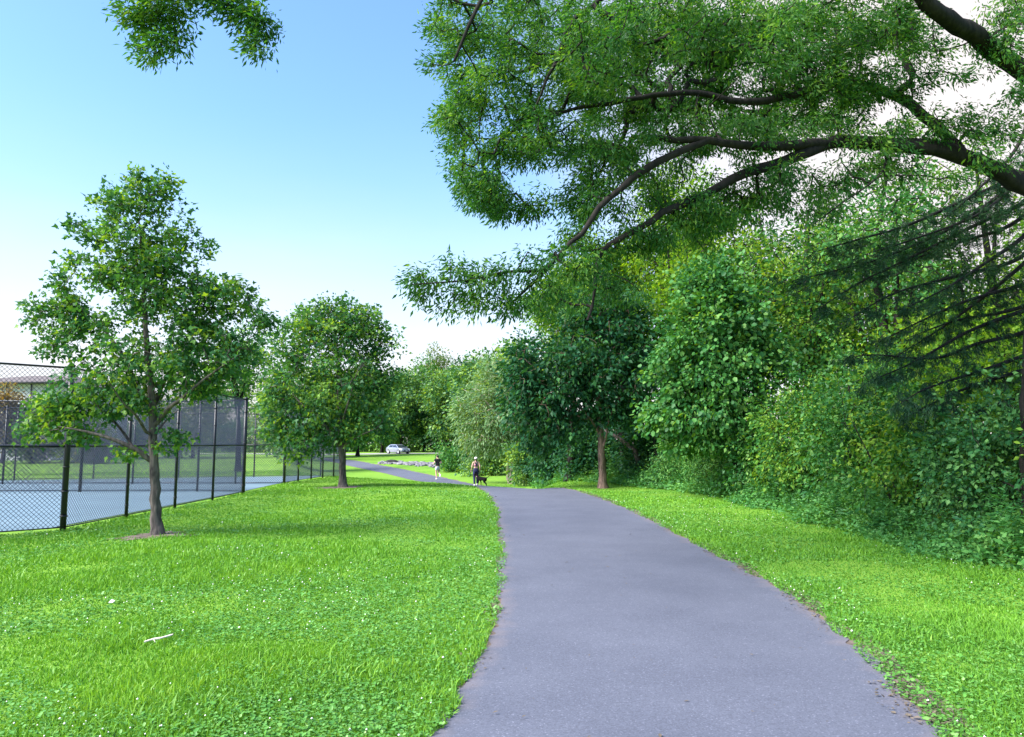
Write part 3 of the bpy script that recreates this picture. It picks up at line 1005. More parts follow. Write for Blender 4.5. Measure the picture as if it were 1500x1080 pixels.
T = Tree(22, .25)
m2 = g3(*P(502, 713, 28.2)[:2]) - [0, 0, .02]
D = m2[1]
T.limb([m2, P(501, 680, D), P(500, 645, D), P(497, 600, D), P(495, 540, D), P(490, 470, D)], .14, .02, wig=.012)
T.limb([P(501, 660, D), P(485, 635, D - .3), P(468, 615, D - .5), P(440, 590, D - .6), P(415, 560, D - .6)], .07, .015)
T.limb([P(501, 655, D), P(515, 625, D + .3), P(535, 600, D + .4), P(560, 560, D + .5)], .07, .015)
T.limb([P(500, 650, D), P(475, 640, D + .6), P(450, 630, D + 1), P(425, 625, D + 1.2)], .05, .012)
T.limb([P(499, 630, D), P(510, 590, D - .8), P(525, 540, D - 1.3)], .05, .012)
T.limb([P(501, 655, D), P(525, 640, D - .5), P(550, 628, D - .8)], .04, .012)
mbl = [(490, 490, 70, 48), (450, 480, 38, 35), (530, 480, 42, 34), (555, 500, 26, 32), (420, 520, 34, 38), (480, 560, 92, 60), (545, 560, 40, 45), (410, 580, 28, 48), (460, 620, 65, 40), (535, 615, 48, 35),
       (425, 640, 36, 26), (405, 620, 22, 28), (560, 630, 16, 16), (510, 640, 40, 12), (575, 545, 10, 25), (500, 450, 30, 14), (470, 448, 16, 10), (440, 665, 20, 10)]
shoots = np.array([P(x, y, D + T.r.normal(0, .5)) for x, y in ((480, 437), (505, 438), (455, 452), (530, 450), (555, 462), (575, 478), (420, 470), (440, 455), (588, 500), (590, 520), (398, 500), (515, 440), (470, 442), (545, 455), (385, 600), (388, 640))])
T.grow(np.vstack([blobs_px(T.r, mbl, D, 21, 1.0, .45), shoots]), bow=.12, sag=.05, maxlen=2.6)
finish_tree(T, "maple_tree", m2, "round crowned young maple farther along the lawn, beside the bend of the path", "tree", 'maple', 'bark', group="young maples along the fence", tipr=.006,
            per=21, size=.125, spread=.18, shape='maple', droop=.35, up=.45, outw=.5, cvar=.9)

# bare earth rings under the maples
for b_, rr in ((mb, .55), (m2, .75)):
    V = []; rg = np.random.default_rng(int(rr * 100))
    n = 26
    q = np.arange(n) * 2 * math.pi / n
    ro = rr * (1 + .9 * (rg.uniform(0, 1, n) - .5))
    vv = [(0, 0, .05)] + [(.5 * a * math.cos(t), .5 * a * math.sin(t), .045) for a, t in zip(ro, q)] + [(a * math.cos(t), a * math.sin(t), float(H(b_[0] + a * math.cos(t), b_[1] + a * math.sin(t))) - b_[2] - .0 + .006) for a, t in zip(ro, q)]
    ff = [(0, 1 + k, 1 + (k + 1) % n) for k in range(n)] + [(1 + k, 1 + n + k, 1 + n + (k + 1) % n, 1 + (k + 1) % n) for k in range(n)]
    o = MB().add(vv, ff, True).build("bare_soil", MAT['soil'], None, b_)
    tag(o, kind='structure')

# ------------------------------------------------------------------ dark tree by the right edge of the path
T = Tree(31, .25)
t3 = g3(*P(883, 713, 28.0)[:2]) - [0, 0, .02]
D = t3[1]
T.limb([t3, P(882, 680, D), P(880, 640, D), P(878, 600, D), P(876, 540, D), P(880, 450, D)], .15, .03, wig=.01)
T.limb([P(880, 640, D), P(870, 622, D - .2), P(860, 608, D - .4), P(830, 580, D - .5), P(790, 560, D - .5)], .05, .015)
T.limb([P(882, 660, D), P(888, 640, D - .2), P(893, 612, D - .3), P(915, 570, D - .3)], .045, .015)
T.limb([P(880, 620, D), P(850, 570, D + .8), P(810, 520, D + 1.2)], .05, .015)
mbl = [(880, 480, 70, 55), (850, 450, 40, 30), (915, 450, 40, 32), (800, 550, 68, 62), (900, 550, 62, 55), (770, 590, 42, 50), (885, 610, 42, 22), (830, 610, 50, 40), (760, 530, 28, 38), (790, 640, 38, 26), (930, 520, 30, 40), (920, 610, 28, 24), (850, 540, 60, 50)]
T.grow(blobs_px(T.r, mbl, D, 16, 1.2, .45), bow=.12, sag=.03, maxlen=3)
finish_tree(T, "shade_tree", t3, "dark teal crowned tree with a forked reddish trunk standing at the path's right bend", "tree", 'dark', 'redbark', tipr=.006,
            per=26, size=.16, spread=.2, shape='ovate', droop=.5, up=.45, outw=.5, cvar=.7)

# leaning dead trunk behind it
lt = g3(5.3, 30.2)
b = MB().tube([np.zeros(3) - [0, 0, .1], P(930, 660, 30.2) - lt, P(905, 641, 30.4) - lt, P(885, 630, 30.6) - lt], [.11, .10, .07, .04], 8)
b.tube([P(905, 641, 30.4) - lt, P(900, 625, 30.3) - lt], [.03, .012], 5)
tag(b.build("leaning_trunk", MAT['bark'], None, lt), "bare grey dead trunk leaning left out of the thicket behind the forked tree", "tree trunk")

# ------------------------------------------------------------------ pale birch by the walker
T = Tree(41, .35)
b4 = g3(*P(749, 704, 50)[:2])
D = b4[1]
b4[2] = P(749, 704, D)[2]
b4[2] = float(H(b4[0], b4[1])) - .03
T.limb([b4, P(750, 670, D), P(752, 640, D), P(748, 600, D), P(735, 550, D)], .17, .03)
T.limb([b4 + [-.22, 0, 0], P(744, 680, D), P(741, 650, D - .5), P(728, 610, D - .8), P(705, 580, D - 1)], .14, .03)
T.limb([P(751, 660, D), P(760, 620, D + .5), P(775, 590, D + .8)], .08, .02)
mbl = [(735, 560, 34, 40), (710, 590, 40, 42), (690, 625, 28, 35), (725, 625, 55, 40), (760, 600, 38, 50), (755, 645, 45, 30), (700, 655, 30, 18), (680, 590, 14, 22), (725, 540, 18, 16), (780, 640, 22, 28)]
T.grow(blobs_px(T.r, mbl, D, 7, 1.2, .45), bow=.12, sag=-.03, maxlen=4)
finish_tree(T, "birch_tree", b4, "pale grey green tree with twin light trunks just right of the woman with the dog", "tree", 'birch', 'palebark', tipr=.01,
            per=34, size=.24, spread=.38, shape='narrow', droop=.6, up=.3, outw=.5, cvar=.5)


# ------------------------------------------------------------------ generic world-space plants
def crown_blobs(r, n, c, rad, sub=.5):
    out = []
    for k in range(n):
        v = r.normal(0, 1, 3); v /= np.linalg.norm(v)
        s = sub * r.uniform(.7, 1.25)
        out.append((np.asarray(c) + v * np.asarray(rad) * (1 - s * .75) * r.uniform(.55, 1), np.asarray(rad) * s))
    return out


def world_tree(seed, x, y, h, rx, name, label, mat, bark='darkbark', group=None, z0=None, tips=240, per=26, size=.14, spread=.22, shape='ovate', trunk=None, nb=9, low=.25, ry=None, step=.4, droop=.4, forks=4, cvar=.8, shell=.4, sub=.5, base=None):
    T = Tree(seed, step)
    r = T.r
    b = g3(x, y, -.05) if base is None else np.asarray(base, float)
    tr = trunk or .018 * h + .02
    ry = ry or rx
    zc = h * (1 + low) / 2
    rz = h * (1 - low) / 2
    T.limb([b, b + [r.normal(0, .02 * h), r.normal(0, .02 * h), h * .35], b + [r.normal(0, .03 * h), r.normal(0, .03 * h), h * .62], b + [0, 0, h * .88]], tr, tr * .2)
    bl = crown_blobs(r, nb, b + [0, 0, zc], (rx, ry, rz), sub)
    for c, _ in bl[:forks]:
        z0_ = max(.25, low) * h * r.uniform(.8, 1.5)
        s = b + [0, 0, z0_]
        T.limb([s, s * .5 + c * .5 + [0, 0, .05 * h], c], tr * .5, tr * .12)
    w = np.array([q[0] * q[2] for _, q in bl]); w = w / w.sum()
    att = np.vstack([ell(r, max(3, int(tips * ww)), c, q, shell) for (c, q), ww in zip(bl, w)])
    att = att[att[:, 2] > b[2] + .15]
    T.grow(att, bow=.1, maxlen=h)
    return finish_tree(T, name, b, label, "tree", mat, bark, group, tipr=.004 + .0005 * h, per=per, size=size, spread=spread, shape=shape, droop=droop, up=.45, outw=.5, cvar=cvar)


def shrub(seed, x, y, h, rx, label, mat, ry=None, tips=230, per=30, size=.075, spread=.12, shape='ovate', name="shrub", group=None, nb=8, step=.25, droop=.35, cvar=.8, cat="shrub", stems=5, extra=None, up=.45):
    T = Tree(seed, step)
    r = T.r
    b = g3(x, y, -.04)
    ry = ry or rx
    T.limb([b, b + [r.normal(0, .08), r.normal(0, .08), h * .4], b + [r.normal(0, .2), r.normal(0, .2), h * .8]], .022 + .008 * h, .008)
    for k in range(stems):
        q = r.uniform(0, 2 * math.pi)
        T.limb([b + [.08 * math.cos(q), .08 * math.sin(q), .03], b + [.35 * rx * math.cos(q), .35 * ry * math.sin(q), h * .35], b + [.65 * rx * math.cos(q), .65 * ry * math.sin(q), h * r.uniform(.5, .75)]], .02, .006)
    bl = crown_blobs(r, nb, b + [0, 0, h * .53], (rx, ry, h * .5), .48) + [(b + [0, 0, h * .25], np.array([rx * .9, ry * .9, h * .25]))]
    if extra: bl += extra
    w = np.array([q[0] * q[2] for _, q in bl]); w /= w.sum()
    att = np.vstack([ell(r, max(3, int(tips * ww)), c, q, .4) for (c, q), ww in zip(bl, w)])
    att = att[att[:, 2] > b[2] + .08]
    # arching shoots poking out of the top
    m = 14
    sh = np.stack([b[0] + r.uniform(-rx, rx, m) * .8, b[1] + r.uniform(-ry, ry, m) * .8, b[2] + h * r.uniform(.85, 1.12, m)], 1)
    T.grow(np.vstack([att, sh]), bow=.12, sag=.08, maxlen=h)
    return finish_tree(T, name, b, label, cat, mat, 'darkbark', group, crown='foliage', wood_name='stem', tipr=.003, per=per, size=size, spread=spread, shape=shape, droop=droop, up=up, outw=.5, cvar=cvar)


# ------------------------------------------------------------------ thicket along the right of the path
SH = "shrubs of the thicket on the right"
shrub(101, 7.7, 8.6, 2.4, 1.5, "dark leafy shrub at the right edge of the picture, nearest of the thicket", 'hedge', tips=412, per=32, size=.07, spread=.11, group=SH)
shrub(102, 7.35, 11.2, 2.6, 1.6, "bluish green rounded shrub, second nearest of the thicket, under the lowest conifer branches", 'blue', tips=450, per=32, size=.07, spread=.11, group=SH)
shrub(103, 7.2, 13.8, 2.9, 1.5, "bushy mid green shrub right of the light green shrub, third nearest of the thicket", 'hedge', tips=425, per=24, size=.085, spread=.12, group=SH)
shrub(104, 7.5, 16.6, 3.7, 1.6, "taller shrub of fresh broad leaves halfway along the thicket", 'lush', tips=412, per=32, size=.09, spread=.14, group=SH)
shrub(105, 7.3, 19.2, 3.3, 1.5, "dense dark shrub beyond the tall fresh leaved one, halfway along the thicket", 'hedge', tips=375, size=.085, per=32, spread=.14, group=SH)
shrub(106, 7.2, 22.0, 2.6, 1.5, "yellowish green shrub at the foot of the big broad leaved tree", 'lush', tips=325, size=.11, spread=.15, group=SH)
shrub(107, 6.7, 24.8, 1.9, 1.4, "low greyish shrub where the lawn narrows, under the broad leaved tree", 'weed', tips=300, size=.09, spread=.14, shape='narrow', group=SH)
shrub(108, 5.9, 27.2, 2.0, 1.3, "hazy grey green bush right of the leaning dead trunk", 'weed', tips=300, size=.10, spread=.15, shape='narrow', group=SH)
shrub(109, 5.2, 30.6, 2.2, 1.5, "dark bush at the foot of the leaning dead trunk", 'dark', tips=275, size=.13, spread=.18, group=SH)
shrub(110, 9.6, 10.6, 3.4, 1.7, "shrub behind the nearest thicket shrubs at the right edge, topping them", 'hedge', tips=325, size=.085, per=32, spread=.14, group=SH)
shrub(111, 9.6, 14.4, 3.5, 1.8, "yellow green back row shrub seen between the conifer branches", 'yellow', tips=250, size=.11, spread=.18, group=SH)
shrub(112, 10.2, 18.4, 4.4, 1.9, "tall olive green back row shrub behind the fresh leaved shrub", 'yellow', tips=275, size=.12, spread=.2, group=SH)
shrub(113, 9.8, 22.5, 4.2, 1.8, "back row shrub with dark leaves right of the broad leaved tree", 'hedge', tips=275, size=.12, spread=.2, group=SH)
shrub(114, 12.5, 12.5, 3.2, 1.9, "olive shrub deep in the thicket at the right edge below the conifer", 'yellow', tips=212, size=.12, spread=.2, group=SH)

# broad leaved tree of bright large leaves
T = Tree(51, .28)
bl_ = g3(7.0, 23.6)
D = bl_[1]
T.limb([bl_, bl_ + [-.1, 0, 1.5], P(1060, 560, D), P(1055, 480, D), P(1050, 410, D)], .14, .03)
for l in ([(1062, 590), (1010, 560), (980, 520)], [(1060, 560), (1100, 500), (1125, 450)], [(1060, 610), (1110, 580), (1150, 560)], [(1058, 520), (1020, 460), (1000, 430)], [(1062, 600), (1020, 600), (975, 605)]):
    q = T.r.uniform(-1.4, .6)
    T.limb([P(x, y, D + q * k / 2) for k, (x, y) in enumerate(l)], .06, .015)
mbl = [(1040, 430, 45, 40, -.5), (1010, 480, 45, 45, -1), (1075, 470, 50, 50, -.6), (990, 540, 38, 45, -1), (1050, 540, 60, 50, -1.2), (1110, 520, 40, 50, -.4), (985, 600, 36, 34, -1), (1040, 610, 60, 40, -1.2), (1100, 600, 40, 40, -.6), (960, 620, 20, 24, -.8), (1010, 410, 24, 22, -.4), (1060, 400, 40, 25), (1020, 650, 40, 22, -1)]
T.grow(blobs_px(T.r, mbl, D, 17, 1.2, .4), bow=.12, sag=.05, maxlen=3)
finish_tree(T, "broad_leaved_tree", bl_, "bright broad leaved tree bulging from the thicket, its large glossy leaves catching the light", "tree", 'lush', 'darkbark', tipr=.006,
            per=50, size=.118, spread=.22, shape='round', droop=.7, up=.4, outw=.6, cvar=.7)

WG = "woodland trees behind the thicket"
world_tree(222, 7.3, 34.5, 15.2, 3.0, "woodland_tree", "tallest yellow green treetop, glowing directly under the bend of the long oak limb", 'yellow', group=WG, tips=420, per=26, size=.15, spread=.28, low=.45)
world_tree(223, 5.2, 36, 13.4, 2.6, "woodland_tree", "yellow green treetop between the drooping oak limb and the dark teal crown", 'yellow', group=WG, tips=340, per=26, size=.15, spread=.28, low=.45)
world_tree(221, 2.5, 33, 10.6, 2.2, "woodland_tree", "yellow olive treetop left of the dark teal crown, just under the oak's drooping tip", 'yellow', group=WG, tips=300, per=24, size=.14, spread=.26, low=.45)
world_tree(217, 11.2, 22, 11.0, 2.6, "woodland_tree", "tall fresh green tree rising behind the conifer boughs, below the big oak limb", 'lush', group=WG, tips=280, per=26, size=.12, spread=.24, low=.25)
world_tree(218, 14.2, 22.5, 11.5, 2.8, "woodland_tree", "tall olive tree right of the fresh green one, behind the conifer boughs", 'yellow', group=WG, tips=300, per=22, size=.12, spread=.24, low=.25)
world_tree(219, 6.2, 29.5, 10.6, 2.4, "woodland_tree", "slim yellow green treetop showing between the dark teal tree and the broad leaved tree", 'yellow', group=WG, tips=380, per=24, size=.13, spread=.25, low=.35)
world_tree(220, 18.0, 24, 11.5, 3.0, "woodland_tree", "dense olive tree at the right edge, behind the conifer trunk", 'yellow', group=WG, tips=280, per=22, size=.13, spread=.25, low=.15)
world_tree(201, 8.6, 31, 13.4, 3.1, "woodland_tree", "tall yellow green tree rising behind the bright broad leaved tree", 'yellow', group=WG, tips=450, per=24, size=.16, spread=.28, low=.3)
world_tree(202, 3.9, 38, 12.8, 3.2, "woodland_tree", "yellow green tree showing above and left of the dark teal crowned tree", 'yellow', group=WG, tips=450, per=24, size=.18, spread=.32, low=.35)
world_tree(213, 10.2, 25.5, 11.0, 2.6, "woodland_tree", "leafy green tree behind the row of shrubs, right of the big broad leaved tree", 'hedge', group=WG, tips=390, per=24, size=.15, spread=.25, low=.15)
world_tree(214, 14.0, 30, 12.0, 3.2, "woodland_tree", "mid green tree behind the two sparse yellowish trees at the right", 'oak', group=WG, tips=390, per=24, size=.17, spread=.3, low=.15)
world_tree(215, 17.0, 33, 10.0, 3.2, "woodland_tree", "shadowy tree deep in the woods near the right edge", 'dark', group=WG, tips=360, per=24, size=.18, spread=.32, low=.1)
world_tree(216, 21, 30, 9.0, 3.0, "woodland_tree", "leafy tree deep in the woods at the right edge of the picture", 'oak', group=WG, tips=330, per=24, size=.18, spread=.32, low=.1)
world_tree(203, 13.0, 27, 10.2, 2.9, "woodland_tree", "slender yellowish tree seen through the conifer branches, left of two bare poles", 'yellow', group=WG, tips=255, per=16, size=.16, spread=.3, low=.35)
world_tree(204, 15.5, 23, 7.4, 2.6, "woodland_tree", "thin trunked tree with sparse backlit leaves near the right edge", 'yellow', group=WG, tips=195, per=15, size=.15, spread=.3, low=.4)
world_tree(205, 11.0, 33, 13.2, 3.2, "woodland_tree", "olive crowned tree behind the fresh leaved shrub, with sky showing through", 'oak', group=WG, tips=300, per=18, size=.16, spread=.3, low=.3)
world_tree(206, 18.5, 29, 8.6, 3.0, "woodland_tree", "farther sparse tree low between the conifer branches at the right", 'oak', group=WG, tips=225, per=16, size=.17, spread=.32, low=.35)
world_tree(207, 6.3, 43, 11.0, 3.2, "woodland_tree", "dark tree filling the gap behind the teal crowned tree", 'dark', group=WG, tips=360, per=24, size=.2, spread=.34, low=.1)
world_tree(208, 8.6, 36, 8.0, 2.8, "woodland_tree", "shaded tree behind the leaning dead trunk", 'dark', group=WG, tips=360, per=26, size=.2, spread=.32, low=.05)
world_tree(209, 15, 38, 13.5, 3.8, "woodland_tree", "pale olive treetop beyond the conifer, highest at the right", 'farpale', group=WG, tips=225, per=18, size=.2, spread=.36, low=.3)
world_tree(210, 22, 36, 9.5, 3.4, "woodland_tree", "faint distant tree behind the lowest conifer branches at the right edge", 'yellow', group=WG, tips=210, per=18, size=.2, spread=.36, low=.25)
world_tree(211, 11.8, 20.5, 5.6, 1.6, "woodland_tree", "sapling with a bare pole trunk standing right of the olive shrub", 'yellow', group=WG, tips=135, per=14, size=.13, spread=.25, low=.5, trunk=.05)
world_tree(212, 12.8, 17.5, 5.8, 1.8, "woodland_tree", "bare poled sapling close to the right edge below the conifer", 'yellow', group=WG, tips=150, per=14, size=.13, spread=.25, low=.5, trunk=.055)

BG = "bushes along the bank beyond the bend"
shrub(121, 3.3, 33.5, 2.3, 1.7, "dark bush left of the forked reddish trunk", 'dark', tips=220, size=.14, spread=.2, group=BG)
shrub(122, 2.3, 38.5, 2.8, 2.0, "deep green bush between the pale birch and the forked tree", 'dark', tips=240, size=.16, spread=.24, group=BG)
shrub(123, 5.0, 37, 4.2, 2.2, "tall dark bush right behind the forked trunk", 'dark', tips=260, size=.16, spread=.24, group=BG)
shrub(124, 1.2, 47, 2.4, 2.0, "bush at the foot of the pale birch on its right", 'far', tips=220, size=.18, spread=.26, group=BG)
shrub(125, -2.4, 60, 2.4, 2.0, "rounded bush directly behind the woman with the dog", 'far', tips=220, size=.2, spread=.3, group=BG)
shrub(126, -4.6, 66, 2.0, 2.0, "light green bush between the jogger and the woman", 'lush', tips=200, size=.2, spread=.3, group=BG)
shrub(127, 3.0, 57, 5.5, 3.2, "tall bush mass right behind the pale birch", 'far', tips=300, size=.24, spread=.36, group=BG)
shrub(128, 4.3, 44, 3.2, 2.2, "shaded bush far back beneath the dark teal crown", 'dark', tips=240, size=.18, spread=.26, group=BG)

FG = "trees along the far edge of the park"
far = [(301, 588, 131, 15.5, 5.5, 'far', "dark tree straight behind the parked silver car"),
       (302, 622, 136, 17.5, 6, 'lush', "bright green domed tree right of the parked car"),
       (303, 655, 128, 15, 5.5, 'far', "deep green tree right behind the jogger, far off"),
       (304, 690, 124, 16, 5.5, 'dark', "dark tree far behind the woman in the white cap"),
       (305, 560, 132, 14.5, 5.5, 'dark', "dark far tree just left of the parked car, beside the round maple"),
       (306, 640, 152, 21.5, 7, 'farpale', "pale treetop rising highest over the far tree line"),
       (307, 700, 146, 20, 7, 'farpale', "pale feathery tree rising behind the pale birch"),
       (308, 720, 92, 14.5, 5, 'far', "mid distance tree filling the space above the pale birch"),
       (309, 760, 80, 13, 4.8, 'far', "tree between the pale birch and the dark teal crown"),
       (310, 525, 110, 14, 5.5, 'far', "far tree hidden behind the round maple's right half"),
       (311, 460, 105, 13, 6, 'far', "far tree behind the round maple's left half")]
for s, px, d, h, rx, mt, lab in far:
    world_tree(s, (px - 750) / FOC * d, d, h, rx, "far_tree", lab, mt, group=FG, tips=380, per=28, size=.42, spread=.62, low=.0, step=.8, nb=14, trunk=.25, sub=.42, forks=6)
r = np.random.default_rng(77)
m = 2600
x = r.uniform(-75, 14, m); y = 142 + .03 * x + r.normal(0, 2.2, m)
zz = r.uniform(0, 1, m) ** .8 * (3.6 + 2.2 * vnoise(x, y * 0, 5, 6))
k = 26
ix = np.repeat(np.arange(m), k)
pp = np.stack([x[ix] + r.normal(0, .6, m * k), y[ix] + r.normal(0, .5, m * k), H(x, y)[ix] + zz[ix] + r.normal(0, .45, m * k)], 1)
dd_ = r.normal(0, 1, (m * k, 3)); dd_[:, 2] -= .3
v, f, tt_ = leaf_geo(r, pp, dd_, .4 * np.exp(r.normal(0, .3, m * k)), 'ovate', .4, np.clip(.5 + .6 * (vnoise(x, zz, 2.5, 7)[ix] - .6) + r.normal(0, .18, m * k), 0, 1))
o = link_mesh("distant_thicket", tri_mesh("distant_thicket", v, f, tint=tt_), MAT['far'])
tag(o, "continuous dark thicket along the far edge behind the parked car", "thicket", kind='stuff')
LG = "trees beyond the tennis court"
lf = [(321, 352, 44, 9.0, 3.1, 'maple', "tree behind the court half hidden by the nearest maple, trunk beyond the fence gap"),
      (322, 285, 84, 9.5, 5, 'farpale', "yellow green tree far behind the nearest maple's right side"),
      (323, 225, 88, 6.5, 5, 'far', "far tree straight behind the nearest maple's trunk"),
      (324, 118, 62, 5.0, 3.4, 'farpale', "low tree beyond the court left of the nearest maple's trunk"),
      (325, 52, 64, 4.9, 3.0, 'far', "tree beyond the court beside the bronze one"),
      (326, 405, 92, 11, 6, 'far', "far tree showing between the two maples"),
      (327, 440, 70, 7, 4, 'far', "dark far tree beyond the fence gap left of the round maple's trunk")]
for s, px, d, h, rx, mt, lab in lf:
    world_tree(s, (px - 750) / FOC * d, d, h, rx, "park_tree", lab, mt, group=LG, tips=260, per=24, size=.30 if d > 60 else .17, spread=.45 if d > 60 else .25, low=.05 if d > 60 else .32, step=.6, nb=10, trunk=.16)
world_tree(331, (8 - 750) / FOC * 62, 62, 6.6, 2.2, "bronze_tree", "small tree with bronze leaves in front of the pale building at the left edge", 'bronze', tips=260, per=24, size=.22, spread=.28, low=.12, step=.5)
shrub(332, (143 - 750) / FOC * 60, 60, 2.2, 1.1, "bluish cone shaped shrub on the lawn beyond the court", 'cedar', tips=180, size=.16, spread=.2)

# ------------------------------------------------------------------ undergrowth (weeds at the foot of the thicket)
EDGE = np.array([(6.0, 6), (6.05, 8.9), (5.95, 12.7), (6.1, 16.2), (6.3, 20), (6.2, 22.5), (5.5, 25.5), (4.6, 28), (3.9, 30), (2.6, 33), (1.9, 37), (1.4, 42), (1.6, 50)])


def thicket_edge(y):
    return np.interp(y, EDGE[:, 1], EDGE[:, 0])


r = np.random.default_rng(61)
m = 5200
yy = np.exp(r.uniform(math.log(6.5), math.log(46), m))
fr = r.uniform(0, 1, m) ** 1.1
bandw = 1.9
xx = thicket_edge(yy) + .25 * (vnoise(yy, yy * 0, 1.3, 4) - .5) * 2 + fr * bandw
hh = (.08 + .8 * fr ** .8) * (.25 + 1.5 * vnoise(xx, yy, .8, 9)) * (.8 + .5 * r.uniform(0, 1, m))
k = 22
px_ = np.repeat(np.arange(m), k)
u = r.uniform(.15, 1, m * k)
wid = .07 + .12 * r.uniform(0, 1, m * k)
lean = r.normal(0, .18, (m, 2))
p = np.stack([xx[px_] + lean[px_, 0] * u * hh[px_] + r.normal(0, 1, m * k) * wid, yy[px_] + lean[px_, 1] * u * hh[px_] + r.normal(0, 1, m * k) * wid, H(xx[px_], yy[px_]) + u * hh[px_]], 1)
d = r.normal(0, 1, (m * k, 3)); d[:, 2] = np.abs(d[:, 2]) * .5 - .1
ti = np.clip(.5 * vnoise(xx, yy, 1.1, 3)[px_] + .25 + r.normal(0, .2, m * k), 0, 1)
v, f, tt_ = leaf_geo(r, p, d, (.042 + .0014 * yy[px_]) * np.exp(r.normal(0, .35, m * k)), 'ovate', .35, ti)
o = link_mesh("undergrowth", tri_mesh("undergrowth", v, f, tint=tt_), MAT['weed'])
tag(o, "leafy green weeds spilling from the thicket's foot onto the right lawn", "undergrowth", kind='stuff')

# upright weeds with narrow leaves standing out of the undergrowth
r = np.random.default_rng(62)
m = 620
yy = np.exp(r.uniform(math.log(7), math.log(44), m))
cl_ = vnoise(yy, yy * 0, 1.6, 14)
xx = thicket_edge(yy) + .15 + 1.3 * r.uniform(0, 1, m) ** 1.2
hh = (.35 + .75 * r.uniform(0, 1, m)) * (.5 + cl_)
k = 42
ix = np.repeat(np.arange(m), k)
u = r.uniform(.12, 1, m * k)
lean = r.normal(0, .22, (m, 2))
q = r.uniform(0, 2 * math.pi, m * k)
pp = np.stack([xx[ix] + lean[ix, 0] * u ** 1.6 * hh[ix], yy[ix] + lean[ix, 1] * u ** 1.6 * hh[ix], H(xx, yy)[ix] + u * hh[ix]], 1)
dd_ = np.stack([np.cos(q), np.sin(q), r.normal(.15, .35, m * k)], 1)
v, f, tt_ = leaf_geo(r, pp, dd_, (.10 + .002 * yy[ix]) * (1.15 - .7 * u) * np.exp(r.normal(0, .25, m * k)), 'narrow', .5, np.clip(.45 + .5 * (r.uniform(0, 1, m)[ix] - .5) + r.normal(0, .15, m * k), 0, 1))
o = link_mesh("tall_weeds", tri_mesh("tall_weeds", v, f, tint=tt_), MAT['lush'])
tag(o, "upright narrow leaved weeds standing along the front of the thicket", "weeds", kind='stuff')

# ------------------------------------------------------------------ grass
def lawn_points(r, n, rmin, rmax, ang=52):
    rr = np.exp(r.uniform(math.log(rmin), math.log(rmax), n))
    a = np.radians(r.uniform(-ang, ang, n))
    x = rr * np.sin(a); y = rr * np.cos(a)
    pd = path_dist(x, y)
    ok = pd > -.045 + .14 * (vnoise(x, y, .3, 8) - .4)
    ok &= x < thicket_edge(y) + .9
    court = (x < np.interp(y, [9, 14.2, 24.7, 30.6, 38.2, 41], [-12.9, -8.35, -8.65, -9.15, -8.95, -9.2]) - .05) & (y < 38.5)
    ok &= ~court
    for b_, q in ((mb, .42), (m2, .6)):
        ok &= np.hypot(x - b_[0], y - b_[1]) > q * r.uniform(.4, 1.3, n)
    return x[ok], y[ok], rr[ok], pd[ok]


r = np.random.default_rng(71)
x, y, rr, pd = lawn_points(r, 900000, 3.2, 48)
n = len(x)
patch = vnoise(x, y, 1.1, 1) * .5 + vnoise(x, y, .45, 2) * .3 + vnoise(x, y, 3.5, 3) * .4
tall = np.clip((patch - .5) * 3, 0, 1)
hgt = (.018 + .036 * tall) * np.exp(r.normal(0, .3, n))
wd = .0023 * (1 + rr / 5.5) * np.exp(r.normal(0, .25, n))
yaw = r.uniform(0, 2 * math.pi, n)
lean = np.abs(r.normal(0, .55, n)) * hgt * 1.2
ly = r.uniform(0, 2 * math.pi, n)
z = H(x, y)
b0 = np.stack([x, y, z - .004], 1)
sd_ = np.stack([np.cos(yaw), np.sin(yaw), 0 * yaw], 1) * wd[:, None]
ld = np.stack([np.cos(ly) * lean, np.sin(ly) * lean, 0 * ly], 1)
up = np.stack([0 * hgt, 0 * hgt, hgt], 1)
V = np.stack([b0 - sd_, b0 + sd_, b0 + sd_ * .75 + ld * .35 + up * .62, b0 - sd_ * .75 + ld * .35 + up * .62, b0 + ld + up], 1)
F = np.array([(0, 1, 2), (0, 2, 3), (3, 2, 4)])[None] + (np.arange(n) * 5)[:, None, None]
warm = vnoise(x, y, 5.0, 21) * .5 + vnoise(x, y, 1.6, 22) * .3
dry = np.clip((vnoise(x, y, 2.3, 91) * .6 + vnoise(x, y, .6, 92) * .4 - .66) * 4, 0, .10)
ti = np.clip(.08 + .45 * (patch - .25) + .45 * (warm - .25) + dry + r.normal(0, .14, n), 0, 1)
o = link_mesh("grass", tri_mesh("grass", V.reshape(-1, 3), F.reshape(-1, 3), tint=np.repeat(ti, 5)), MAT['grass'])
tag(o, "bright green mown lawn on both sides of the path", "grass", kind='stuff')

# clover leaves lying low in patches
x, y, rr, pd = lawn_points(r, 260000, 3.2, 26)
cp = vnoise(x, y, 1.4, 31) * .6 + vnoise(x, y, .5, 32) * .4 + .35 * np.exp(-np.maximum(pd, 0) / .5)
ok = cp > .52 + .1 * r.uniform(-1, 1, len(x))
x, y, rr = x[ok], y[ok], rr[ok]
n = len(x)
p = np.stack([x, y, H(x, y) + r.uniform(.012, .045, n)], 1)
d = r.normal(0, 1, (n, 3)); d[:, 2] *= .3
v, f, tt_ = leaf_geo(r, p, d, .0145 * (1 + rr / 12) * np.exp(r.normal(0, .25, n)), 'round', .75, np.clip(r.normal(.5, .25, n), 0, 1))
o = link_mesh("clover", tri_mesh("clover", v, f, tint=tt_), MAT['clover'])
tag(o, "low clover leaves mixed into the lawn beside the path", "clover", kind='stuff')

